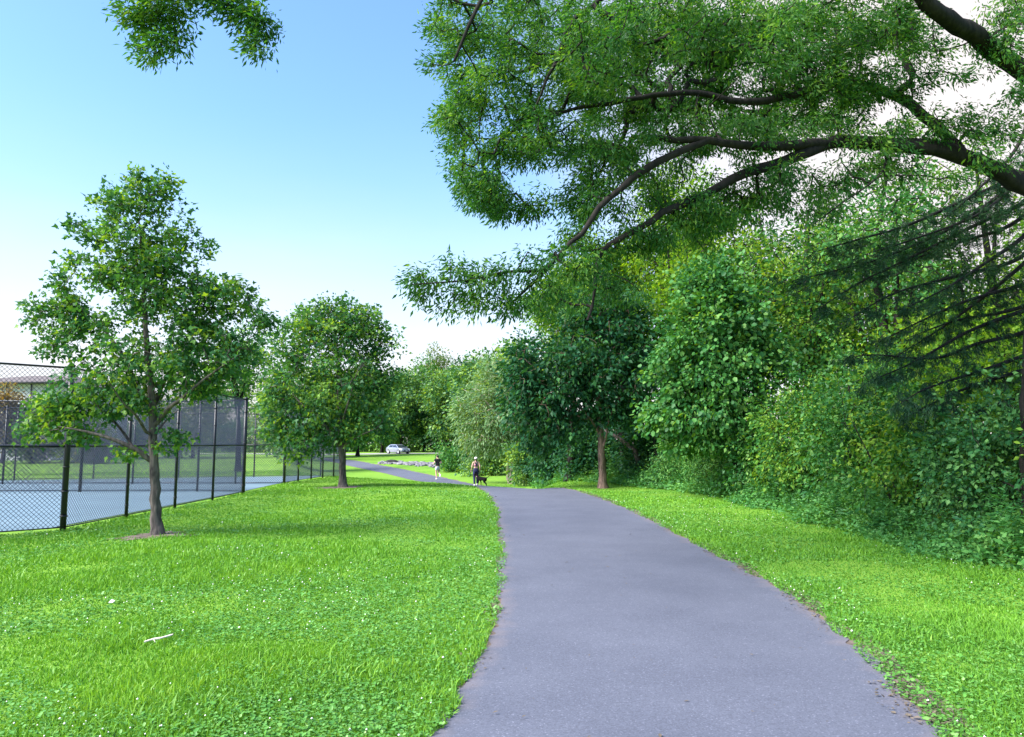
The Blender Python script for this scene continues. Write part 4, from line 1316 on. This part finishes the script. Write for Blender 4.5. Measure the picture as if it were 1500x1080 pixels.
# white clover flower heads
x, y, rr, pd = lawn_points(r, 3800, 3.2, 34)
cp = vnoise(x, y, 1.4, 31) * .6 + vnoise(x, y, 2.5, 41) * .5 + .15 * np.exp(-np.maximum(pd, 0) / .6)
ok = (cp > .68 + .12 * r.uniform(-1, 1, len(x))) & (pd > .03)
x, y, rr = x[ok], y[ok], rr[ok]
n = len(x)
oct_v = np.array([(1, 0, 0), (-1, 0, 0), (0, 1, 0), (0, -1, 0), (0, 0, 1), (0, 0, -.7)], float)
oct_f = np.array([(0, 2, 4), (2, 1, 4), (1, 3, 4), (3, 0, 4), (2, 0, 5), (1, 2, 5), (3, 1, 5), (0, 3, 5)])
s_ = .0055 * (1 + rr / 30) * np.exp(r.normal(0, .2, n))
p = np.stack([x, y, H(x, y) + r.uniform(.03, .075, n)], 1)
V = p[:, None] + s_[:, None, None] * oct_v[None]
F = oct_f[None] + (np.arange(n) * 6)[:, None, None]
o = link_mesh("clover_flowers", tri_mesh("clover_flowers", V.reshape(-1, 3), F.reshape(-1, 3)), MAT['petal'])
tag(o, "tiny white clover flower heads scattered through the lawn", "clover flowers", kind='stuff')

# dry crumbs along the path's edges
i = r.integers(0, len(pc), 12000)
sgn = np.where(r.uniform(0, 1, 12000) < .25, -1, 1)
wgt = pw[i] + .02 + r.normal(0, .07, 12000)
x = pc[i, 0] + nm[i, 0] * wgt * sgn + r.normal(0, .05, 12000)
y = pc[i, 1] + nm[i, 1] * wgt * sgn + r.normal(0, .05, 12000)
ok = (y > 2.8) & (y < 26) & (vnoise(x, y, .8, 55) > .58)
x, y = x[ok], y[ok]
n = len(x)
p = np.stack([x, y, H(x, y) + .018 + r.uniform(0, .012, n)], 1)
d = r.normal(0, 1, (n, 3)); d[:, 2] *= .2
v, f, _ = leaf_geo(r, p, d, .024 * np.exp(r.normal(0, .4, n)), 'ovate', .8, np.zeros(n))
o = link_mesh("leaf_litter", tri_mesh("leaf_litter", v, f), MAT['litter'])
tag(o, "brown dry leaf crumbs along the edges of the asphalt path", "leaf litter", kind='stuff')

# a few bits of twig and leaf on the asphalt
y = np.exp(r.uniform(math.log(3.3), math.log(22), 130)); x = path_center(y) + r.uniform(-1.35, 1.35, 130)
p = np.stack([x, y, H(x, y) + .040], 1)
d = r.normal(0, 1, (130, 3)); d[:, 2] *= .1
v, f, _ = leaf_geo(r, p, d, .028 * np.exp(r.normal(0, .4, 130)), 'narrow', .85, np.zeros(130))
o = link_mesh("path_litter", tri_mesh("path_litter", v, f), MAT['litter'])
tag(o, "scattered dry leaf bits lying on the asphalt path", "leaf litter", kind='stuff')

# pale strip of bark and scraps on the lawn
s0 = P(231, 948, 5.2); s0 = g3(s0[0], s0[1] - 0.0)
k = (CAMZ) / (CAMZ - P(231, 948, 1.0)[2])
s0 = g3((231 - 750) * 0 + P(231, 948, k)[0], k)
b = MB()
c = [np.array(q) for q in ((-.085, -.05, .05), (-.03, -.015, .062), (.02, .0, .066), (.055, .03, .072), (.09, .06, .078))]
vs = []
for q, w in zip(c, (.008, .012, .011, .013, .009)):
    vs += [q + [0, -w, 0], q + [0, w, .004], q + [0, w, -.006], q + [0, -w, -.008]]
fs = []
for a in range(4):
    for e in range(4):
        fs.append((a * 4 + e, a * 4 + (e + 1) % 4, a * 4 + 4 + (e + 1) % 4, a * 4 + 4 + e))
fs += [(3, 2, 1, 0), (16, 17, 18, 19)]
b.add(vs, fs)
b.tube([c[1], c[1] + [.03, -.03, -.02]], .004, 5)
tag(b.build("bark_strip", MAT['deadwood'], None, s0), "pale dry strip of bark lying on the near left lawn", "bark strip")
k = CAMZ / (CAMZ - P(163, 893, 1.0)[2])
s1 = g3(P(163, 893, k)[0], k)
b = MB().add([(-.022, -.015, .06), (.02, -.02, .062), (.026, .014, .075), (-.012, .02, .085), (0, 0, .072)], [(0, 1, 4), (1, 2, 4), (2, 3, 4), (3, 0, 4), (3, 2, 1, 0)])
tag(b.build("paper_scrap", MAT['white'], None, s1), "small crumpled white scrap on the left lawn above the bark strip", "paper scrap")

# ------------------------------------------------------------------ riprap stones in the swale
r = np.random.default_rng(81)
n = 600
t = r.uniform(0, 1, n)
x = -13.6 + 7.6 * t + r.normal(0, .5, n)
y = 84 - 10 * t + r.normal(0, 1.1, n)
s_ = r.uniform(.08, .24, n)
bx = np.array([(a, b_, c_) for a in (-1, 1) for b_ in (-1, 1) for c_ in (-.6, .6)], float)
bf = np.array([(0, 1, 3, 2), (4, 6, 7, 5), (0, 4, 5, 1), (2, 3, 7, 6), (0, 2, 6, 4), (1, 5, 7, 3)])
V = np.stack([x, y, H(x, y) + .05], 1)[:, None] + s_[:, None, None] * (bx[None] * r.uniform(.5, 1.1, (n, 8, 3)))
F = bf[None] + (np.arange(n) * 8)[:, None, None]
o = link_mesh("riprap_stones", tri_mesh("riprap_stones", V.reshape(-1, 3), F.reshape(-1, 4)), MAT['rock'])
tag(o, "grey stones lining the swale beyond the path, below the parked car", "stones", kind='stuff')
q = g3(-13.0, 82.6)
b = MB().ball((0, 0, .12), (.8, .4, .3), 10, 6)
b.ball((.55, -.1, .02), (.55, .3, .2), 8, 5)
tag(b.build("dark_boulder", MAT['darkrock'], None, q), "low black boulder at the left end of the grey stones", "boulder")

# ------------------------------------------------------------------ building
BY = 72.0
bx0 = (-60 - 750) / FOC * BY
bw = (78 - 750) / FOC * BY - bx0
bb = g3(bx0 + bw / 2, BY)
eav = P(40, 563, BY)[2] - bb[2]
rid = P(0, 546, BY)[2] - bb[2] - .3
e = empty("apartment_building", bb, "pale walled building with a brown hipped roof behind the court at the left edge", "building")
dp = 14.0
MB().box((0, dp / 2, eav / 2 - .3), (bw, dp, eav + .6)).build("wall", MAT['wall'], e)
ov = .7
hx, y0_, y1_ = bw / 2 + ov, -ov, dp + ov
rf = MB()
rf.add([(-hx, y0_, eav + .02), (hx, y0_, eav + .02), (hx, y1_, eav + .02), (-hx, y1_, eav + .02), (-hx, y0_, eav + .2), (hx, y0_, eav + .2), (hx, y1_, eav + .2), (-hx, y1_, eav + .2), (-hx + 2.9, dp / 2, rid + .6), (hx - 2.9, dp / 2, rid + .6)],
       [(3, 2, 1, 0), (0, 1, 5, 4), (1, 2, 6, 5), (2, 3, 7, 6), (3, 0, 4, 7), (4, 5, 9, 8), (5, 6, 9), (6, 7, 8, 9), (7, 4, 8)])
rf.build("roof", MAT['roof'], e)
MB().tube([(-hx, y0_ - .05, eav + .1), (hx, y0_ - .05, eav + .1)], .09, 6).build("gutter", MAT['trim'], e)
for xx_ in (P(11, 570, BY)[0], P(47, 570, BY)[0], P(-40, 570, BY)[0]):
    MB().tube([(xx_ - bb[0], -.12, 0), (xx_ - bb[0], -.12, eav)], .07, 6).build("downspout", MAT['trim'], e)
for k in range(4):
    for z in (1.7, 4.6):
        xw = -bw / 2 + bw * (k + .5) / 4
        f_ = MB()
        for dx, dz, sx, sz in ((0, .72, 1.5, .09), (0, -.72, 1.5, .09), (-.7, 0, .09, 1.35), (.7, 0, .09, 1.35)):
            f_.box((xw + dx, -.03, z + dz), (sx, .08, sz))
        fo = f_.build("window", MAT['white'], e)
        MB().box((xw, -.015, z), (1.31, .04, 1.35)).build("pane", MAT['glass'], fo)

# ------------------------------------------------------------------ parked car
cy = 119.5
cx = (584 - 750) / FOC * cy
car = empty("parked_car", g3(cx, cy, .03), "silver sedan parked by the far trees, its front turned to the right", "car")
car.rotation_euler = (0, 0, R(-47))
st = [(-2.22, .78, .42, .74), (-2.12, .98, .30, .84), (-1.6, 1.03, .24, .90), (-.6, .99, .22, .91), (.5, .97, .22, .91), (1.15, .95, .22, .91), (1.75, .85, .24, .88), (2.08, .75, .28, .82), (2.25, .62, .36, .72)]
b = MB()
vs = []
for x_, zt, zb, hw in st:
    m_ = (zt + zb) / 2
    vs += [(x_, -hw * .92, zb), (x_, -hw, m_ - .05), (x_, -hw * .985, zt - .14), (x_, -hw * .86, zt), (x_, 0, zt + .03), (x_, hw * .86, zt), (x_, hw * .985, zt - .14), (x_, hw, m_ - .05), (x_, hw * .92, zb)]
fs = []
for a in range(len(st) - 1):
    for e_ in range(9):
        fs.append((a * 9 + e_, a * 9 + (e_ + 1) % 9, a * 9 + 9 + (e_ + 1) % 9, a * 9 + 9 + e_))
fs += [tuple(range(9))[::-1], tuple(range((len(st) - 1) * 9, len(st) * 9))]
b.add(vs, fs, True)
gh = [(-1.95, 1.15, .80, .97), (-1.35, .55, .66, 1.36), (-1.1, .25, .60, 1.45)]
vs = []
for xa, xb_, hw, z in gh:
    vs += [(xa, -hw, z), (xb_, -hw, z), (xb_, hw, z), (xa, hw, z)]
fs = []
for a in range(2):
    for e_ in range(4):
        fs.append((a * 4 + e_, a * 4 + (e_ + 1) % 4, a * 4 + 4 + (e_ + 1) % 4, a * 4 + 4 + e_))
fs.append((8, 9, 10, 11))
b.add(vs, fs)
b.build("body", MAT['silver'], car, bevel=.02)


def glass(name, q):
    q = [np.array(t, float) for t in q]
    nrm = np.cross(q[1] - q[0], q[3] - q[0]); nrm /= np.linalg.norm(nrm)
    c_ = sum(q) / 4 - np.array([-.3, 0, 1.1])
    if nrm @ c_ < 0: nrm = -nrm
    lo = [t + nrm * .004 for t in q]; hi = [t + nrm * .012 for t in q]
    MB().add(lo + hi, [(4, 5, 6, 7), (3, 2, 1, 0), (0, 1, 5, 4), (1, 2, 6, 5), (2, 3, 7, 6), (3, 0, 4, 7)]).build(name, MAT['glass'], car)


glass("windshield", [(1.10, -.74, 1.0), (1.10, .74, 1.0), (.58, .62, 1.34), (.58, -.62, 1.34)])
glass("rear_window", [(-1.90, -.72, 1.0), (-1.90, .72, 1.0), (-1.39, .60, 1.34), (-1.39, -.60, 1.34)])
for s in (-1, 1):
    def sy(z): return s * (.80 - (.14) * (z - .97) / .39)
    glass("side_window", [(-.30, sy(1.01), 1.01), (.86, sy(1.01), 1.01), (.46, sy(1.33), 1.33), (-.30, sy(1.33), 1.33)])
    glass("side_window", [(-1.45, sy(1.01), 1.01), (-.40, sy(1.01), 1.01), (-.40, sy(1.33), 1.33), (-1.18, sy(1.33), 1.33)])
    MB().ball((.95, s * 1.0, 1.02), (.07, .1, .07), 8, 6).build("mirror", MAT['silver'], car)
    MB().ball((2.05, s * .62, .70), (.17, .17, .08), 10, 6).build("headlight", MAT['lamp'], car)
    MB().box((-.1, s * .915, .82), (.16, .02, .03)).build("door_handle", MAT['silver'], car)
    for x_ in (-1.36, 1.40):
        wv = MB().tube([(x_, s * .70, .33), (x_, s * .935, .33)], .335, 18).build("wheel", MAT['rubber'], car)
        rm = MB().tube([(x_, s * .93, .33), (x_, s * .955, .33)], .22, 14)
        for k in range(5):
            q = 2 * math.pi * k / 5
            rm.box((x_ + .1 * math.cos(q), s * .958, .33 + .1 * math.sin(q)), (.05, .012, .05))
        rm.build("rim", MAT['rim'], wv)
MB().box((2.2, 0, .56), (.12, 1.0, .14)).build("grille", MAT['blackplastic'], car)
MB().box((2.19, 0, .38), (.14, 1.35, .12)).build("bumper_intake", MAT['blackplastic'], car)
MB().box((2.275, 0, .47), (.02, .32, .1)).build("number_plate", MAT['plate'], car)


# ------------------------------------------------------------------ people and dog
def skin_mesh(name, joints, edges, mat, parent, sub=2, root=0):
    keys = list(joints)
    me = bpy.data.meshes.new(name)
    me.from_pydata([joints[k][0] for k in keys], [(keys.index(a), keys.index(b_)) for a, b_ in edges], [])
    tmp = bpy.data.objects.new(name, me)
    COL.objects.link(tmp)
    m1 = tmp.modifiers.new("skin", 'SKIN')
    m1.use_smooth_shade = True
    m2_ = tmp.modifiers.new("sub", 'SUBSURF'); m2_.levels = sub; m2_.render_levels = sub
    sv_ = me.skin_vertices[0].data
    for i_, k in enumerate(keys):
        rad = joints[k][1]
        sv_[i_].radius = (rad, rad) if np.isscalar(rad) else rad
        sv_[i_].use_root = (i_ == root)
    bpy.context.view_layer.update()
    dg = bpy.context.evaluated_depsgraph_get()
    nm_ = bpy.data.meshes.new_from_object(tmp.evaluated_get(dg))
    bpy.data.objects.remove(tmp)
    nm_.materials.clear()
    return link_mesh(name, nm_, mat, parent)


def hand(J, E, side, wrist, palm, curl):
    w = np.array(J[wrist][0]); p_ = np.array(palm, float)
    d_ = p_ - w; L = np.linalg.norm(d_); d_ /= L
    J[side + 'palm'] = (tuple(p_), (.032, .018)); E.append((wrist, side + 'palm'))
    s_ = np.cross(d_, [1, 0, 0]); s_ /= np.linalg.norm(s_) + 1e-9
    c_ = np.array(curl, float)
    for k, (o_, l_) in enumerate(((-.03, .068), (-.01, .078), (.01, .072), (.03, .056))):
        a_ = p_ + s_ * o_ + d_ * .03
        b_ = a_ + d_ * l_ * .55 + c_ * .012
        e_ = b_ + d_ * l_ * .35 + c_ * .03
        for nme, q_ in (('a', a_), ('b', b_), ('c', e_)): J[f'{side}f{k}{nme}'] = (tuple(q_), .009)
        E += [(side + 'palm', f'{side}f{k}a'), (f'{side}f{k}a', f'{side}f{k}b'), (f'{side}f{k}b', f'{side}f{k}c')]
    a_ = p_ + s_ * -.034 - d_ * .02 + c_ * .012
    b_ = a_ + s_ * -.016 + d_ * .035 + c_ * .014
    J[side + 'ta'] = (tuple(a_), .011); J[side + 'tb'] = (tuple(b_), .009)
    E += [(side + 'palm', side + 'ta'), (side + 'ta', side + 'tb')]


def body(J, E, root_el, loc, yaw):
    pass


def person(label, loc, yaw, J, top, bottom, shoes, extra):
    e = empty("person", loc, label, "person")
    e.rotation_euler = (0, 0, yaw)
    E = [('pelvis', 'waist'), ('waist', 'chest'), ('chest', 'nb'), ('nb', 'neck'), ('neck', 'hl'), ('hl', 'hm'), ('hm', 'ht'), ('hl', 'nose'),
         ('nb', 'ls'), ('ls', 'le'), ('le', 'lw'), ('nb', 'rs'), ('rs', 're'), ('re', 'rw'),
         ('pelvis', 'lh'), ('lh', 'lk'), ('lk', 'la'), ('la', 'lt'), ('pelvis', 'rh'), ('rh', 'rk'), ('rk', 'ra'), ('ra', 'rt')]
    JJ = dict(J)
    for s in 'lr':
        w = np.array(J[s + 'w'][0]); el_ = np.array(J[s + 'e'][0])
        d_ = (w - el_) / np.linalg.norm(w - el_)
        hand(JJ, E, s, s + 'w', w + d_ * .075, (.8 if s == 'l' else -.8, .3, 0))
    skin_mesh("body", JJ, E, MAT['skin'], e)
    # ears and eyes stay on the head
    hm = np.array(J['hm'][0])
    for s in (-1, 1):
        MB().ball(hm + [s * .083, -.005, -.01], (.014, .022, .033), 7, 5).build("ear", MAT['skin'], e)
        MB().ball(hm + [s * .032, .082, .0], (.012, .008, .009), 7, 5).build("eye", MAT['black_cloth'], e)
    MB().ball(hm + [0, .085, -.058], (.022, .008, .006), 7, 5).build("mouth", MAT['pink_cloth'], e)
    for nme, keys, edges, grow_, mat in (top, bottom):
        jj = {}
        for k in keys:
            src = J[k] if not isinstance(k, tuple) else None
            if isinstance(k, tuple):
                a, b_, t_, nm2 = k
                p_ = np.array(J[a][0]) * (1 - t_) + np.array(J[b_][0]) * t_
                ra_ = np.atleast_1d(J[a][1]).mean() * (1 - t_) + np.atleast_1d(J[b_][1]).mean() * t_
                jj[nm2] = (tuple(p_), ra_ + grow_)
            else:
                rad = src[1]
                jj[k] = (src[0], rad + grow_ if np.isscalar(rad) else (rad[0] + grow_, rad[1] + grow_))
        skin_mesh(nme, jj, edges, mat, e)
    for s in 'lr':
        a = np.array(J[s + 'a'][0]); t_ = np.array(J[s + 't'][0])
        d_ = t_ - a
        MB().tube([a - d_ * .35 - [0, 0, .03], a + d_ * .2 - [0, 0, .02], a + d_ * .8, a + d_ * 1.25], [.04, .05, .044, .022], 9).build("shoe", shoes, e)
    extra(e, J)
    return e


# woman in a white cap
J = {'pelvis': ((0, 0, .93), (.150, .115)), 'waist': ((0, .01, 1.09), (.118, .09)), 'chest': ((0, .02, 1.25), (.14, .098)), 'nb': ((0, 0, 1.385), (.10, .065)), 'neck': ((0, .012, 1.45), .048),
     'hl': ((0, .03, 1.515), .068), 'hm': ((0, .02, 1.58), .085), 'ht': ((0, .01, 1.64), .06), 'nose': ((0, .115, 1.555), .014),
     'ls': ((-.165, 0, 1.36), .052), 'le': ((-.235, -.04, 1.10), .039), 'lw': ((-.262, .09, .89), .027), 'rs': ((.165, 0, 1.36), .052), 're': ((.225, -.09, 1.11), .039), 'rw': ((.235, .02, .88), .027),
     'lh': ((-.085, 0, .87), .10), 'lk': ((-.09, -.01, .48), .062), 'la': ((-.09, -.10, .10), .042), 'lt': ((-.09, .04, .035), .03),
     'rh': ((.085, 0, .87), .10), 'rk': ((.095, .15, .50), .062), 'ra': ((.10, .18, .12), .042), 'rt': ((.10, .32, .05), .03)}


def w_extra(e, J):
    hm = np.array(J['hm'][0])
    c_ = MB().ball(hm + [0, -.005, .025], (.098, .108, .078), 14, 10)
    c_.add([hm + np.array(q) for q in ((-.075, .07, .03), (.075, .07, .03), (.06, .17, .02), (-.06, .17, .02), (-.075, .07, .038), (.075, .07, .038), (.06, .17, .028), (-.06, .17, .028))],
           [(3, 2, 1, 0), (4, 5, 6, 7), (0, 1, 5, 4), (1, 2, 6, 5), (2, 3, 7, 6), (3, 0, 4, 7)])
    c_.build("cap", MAT['white'], e)
    h_ = MB().ball(hm + [0, -.03, -.035], (.09, .075, .07), 12, 8)
    h_.tube([hm + [0, -.10, -.01], hm + [0, -.135, -.06], hm + [0, -.125, -.14], hm + [0, -.11, -.19]], [.025, .035, .03, .008], 8)
    h_.build("hair", MAT['hair'], e)
    for s in (-1, 1):
        MB().tube([(s * .085, -.10, 1.13), (0, -.108, 1.25), (-s * .06, -.085, 1.36), (-s * .085, -.02, 1.425), (-s * .085, .06, 1.37), (-s * .075, .12, 1.25)], .024, 6).build("strap", MAT['navy_cloth'], e)
    MB().tube([(0, .015, 1.16), (0, .018, 1.20), (0, .02, 1.25)], [.128, .14, .148], 16).build("sports_bra", MAT['pink_cloth'], e).scale = (1, .72, 1)


legs = [('pelvis', 'waist'), ('pelvis', 'lh'), ('lh', 'lk'), ('lk', 'la'), ('pelvis', 'rh'), ('rh', 'rk'), ('rk', 'ra')]
wl = P(697, 711, 44.5)
wloc = g3(wl[0], wl[1], .03)
person("woman in a white cap and dark navy overalls walking away beside a black dog", wloc, R(8), J,
       ("overalls", ['pelvis', 'waist', 'lh', 'lk', 'la', 'rh', 'rk', 'ra'], legs, .016, MAT['navy_cloth']),
       ("waistband", ['waist', ('waist', 'chest', .4, 'wc')], [('waist', 'wc')], .014, MAT['navy_cloth']), MAT['white'], w_extra)

# jogging man
J = {'pelvis': ((0, 0, .96), (.135, .10)), 'waist': ((0, .02, 1.12), (.13, .095)), 'chest': ((0, .05, 1.30), (.165, .11)), 'nb': ((0, .05, 1.45), (.11, .07)), 'neck': ((0, .065, 1.515), .055),
     'hl': ((0, .09, 1.585), .07), 'hm': ((0, .085, 1.65), .088), 'ht': ((0, .075, 1.715), .062), 'nose': ((0, .18, 1.625), .015),
     'ls': ((-.195, .04, 1.42), .062), 'le': ((-.295, -.13, 1.19), .045), 'lw': ((-.30, .10, 1.12), .031), 'rs': ((.195, .04, 1.42), .062), 're': ((.285, -.02, 1.17), .045), 'rw': ((.22, .20, 1.22), .031),
     'lh': ((-.09, 0, .90), .098), 'lk': ((-.095, .04, .50), .064), 'la': ((-.095, -.06, .10), .044), 'lt': ((-.095, .09, .04), .032),
     'rh': ((.09, 0, .90), .098), 'rk': ((.105, .12, .54), .064), 'ra': ((.115, -.22, .36), .044), 'rt': ((.115, -.26, .20), .032)}


def j_extra(e, J):
    hm = np.array(J['hm'][0])
    MB().ball(hm + [0, -.02, .03], (.096, .098, .085), 12, 9).build("hair", MAT['hair'], e)


jl_ = P(641, 702, 55)
jloc = g3(jl_[0], jl_[1], .03)
person("man in a black T-shirt and pale shorts jogging away along the path", jloc, R(25), J,
       ("shirt", ['waist', 'chest', 'nb', 'ls', 'rs', ('ls', 'le', .55, 'lm'), ('rs', 're', .55, 'rm'), ('waist', 'pelvis', .6, 'wp')],
        [('waist', 'chest'), ('chest', 'nb'), ('nb', 'ls'), ('nb', 'rs'), ('ls', 'lm'), ('rs', 'rm'), ('waist', 'wp')], .022, MAT['black_cloth']),
       ("shorts", ['pelvis', 'lh', 'rh', ('lh', 'lk', .6, 'lm'), ('rh', 'rk', .6, 'rm'), ('pelvis', 'waist', .4, 'pw')], [('pelvis', 'lh'), ('pelvis', 'rh'), ('lh', 'lm'), ('rh', 'rm'), ('pelvis', 'pw')], .03, MAT['pale_cloth']), MAT['white'], j_extra)

# dog
dl = P(706, 713, 44.0)
dloc = g3(dl[0], dl[1], .03)
dog = empty("dog", dloc, "black dog with pale feet trotting beside the woman in the white cap", "dog")
dog.rotation_euler = (0, 0, R(52))
J = {'hip': ((0, -.24, .47), (.105, .125)), 'belly': ((0, -.02, .45), (.105, .115)), 'chest': ((0, .20, .44), (.12, .15)), 'neckb': ((0, .32, .53), .075), 'neck': ((0, .40, .63), .058), 'head': ((0, .47, .69), .066), 'muz': ((0, .57, .665), .036), 'nose': ((0, .63, .655), .022),
     'tail1': ((0, -.34, .50), .028), 'tail2': ((0, -.46, .56), .022), 'tail3': ((0, -.55, .66), .014)}
E = [('hip', 'belly'), ('belly', 'chest'), ('chest', 'neckb'), ('neckb', 'neck'), ('neck', 'head'), ('head', 'muz'), ('muz', 'nose'), ('hip', 'tail1'), ('tail1', 'tail2'), ('tail2', 'tail3')]
for s, nme, f1, f2 in ((-1, 'l', .06, -.05), (1, 'r', -.06, .06)):
    x_ = s * .075
    J.update({nme + 'sh': ((x_, .20, .36), .05), nme + 'el': ((x_, .17 + f1 * .5, .26), .034), nme + 'wr': ((x_, .19 + f1, .12), .022), nme + 'fp': ((x_, .21 + f1 * 1.1, .025), .022), nme + 'ft': ((x_, .255 + f1 * 1.1, .018), .018),
              nme + 'th': ((x_, -.24, .37), .066), nme + 'st': ((x_, -.17 + f2, .27), .052), nme + 'hk': ((x_, -.33 + f2, .16), .032), nme + 'hp': ((x_, -.31 + f2, .025), .022), nme + 'hf': ((x_, -.265 + f2, .018), .018)})
    E += [('chest', nme + 'sh'), (nme + 'sh', nme + 'el'), (nme + 'el', nme + 'wr'), (nme + 'wr', nme + 'fp'), (nme + 'fp', nme + 'ft'), ('hip', nme + 'th'), (nme + 'th', nme + 'st'), (nme + 'st', nme + 'hk'), (nme + 'hk', nme + 'hp'), (nme + 'hp', nme + 'hf')]
skin_mesh("body", J, E, MAT['fur'], dog)
for s, nme in ((-1, 'l'), (1, 'r')):
    MB().tube([(s * .045, .46, .745), (s * .075, .445, .72), (s * .09, .45, .66)], [.02, .026, .008], 6).build("ear", MAT['fur'], dog)
    for q in ('ft', 'hf'):
        p_ = np.array(J[nme + q][0])
        MB().ball(p_ + [0, -.015, .01], (.03, .05, .028), 8, 5).build("paw", MAT['tanfur'], dog)
MB().tube([(0, .345, .575), (0, .375, .545)], .07, 12).build("collar", MAT['pink_cloth'], dog)
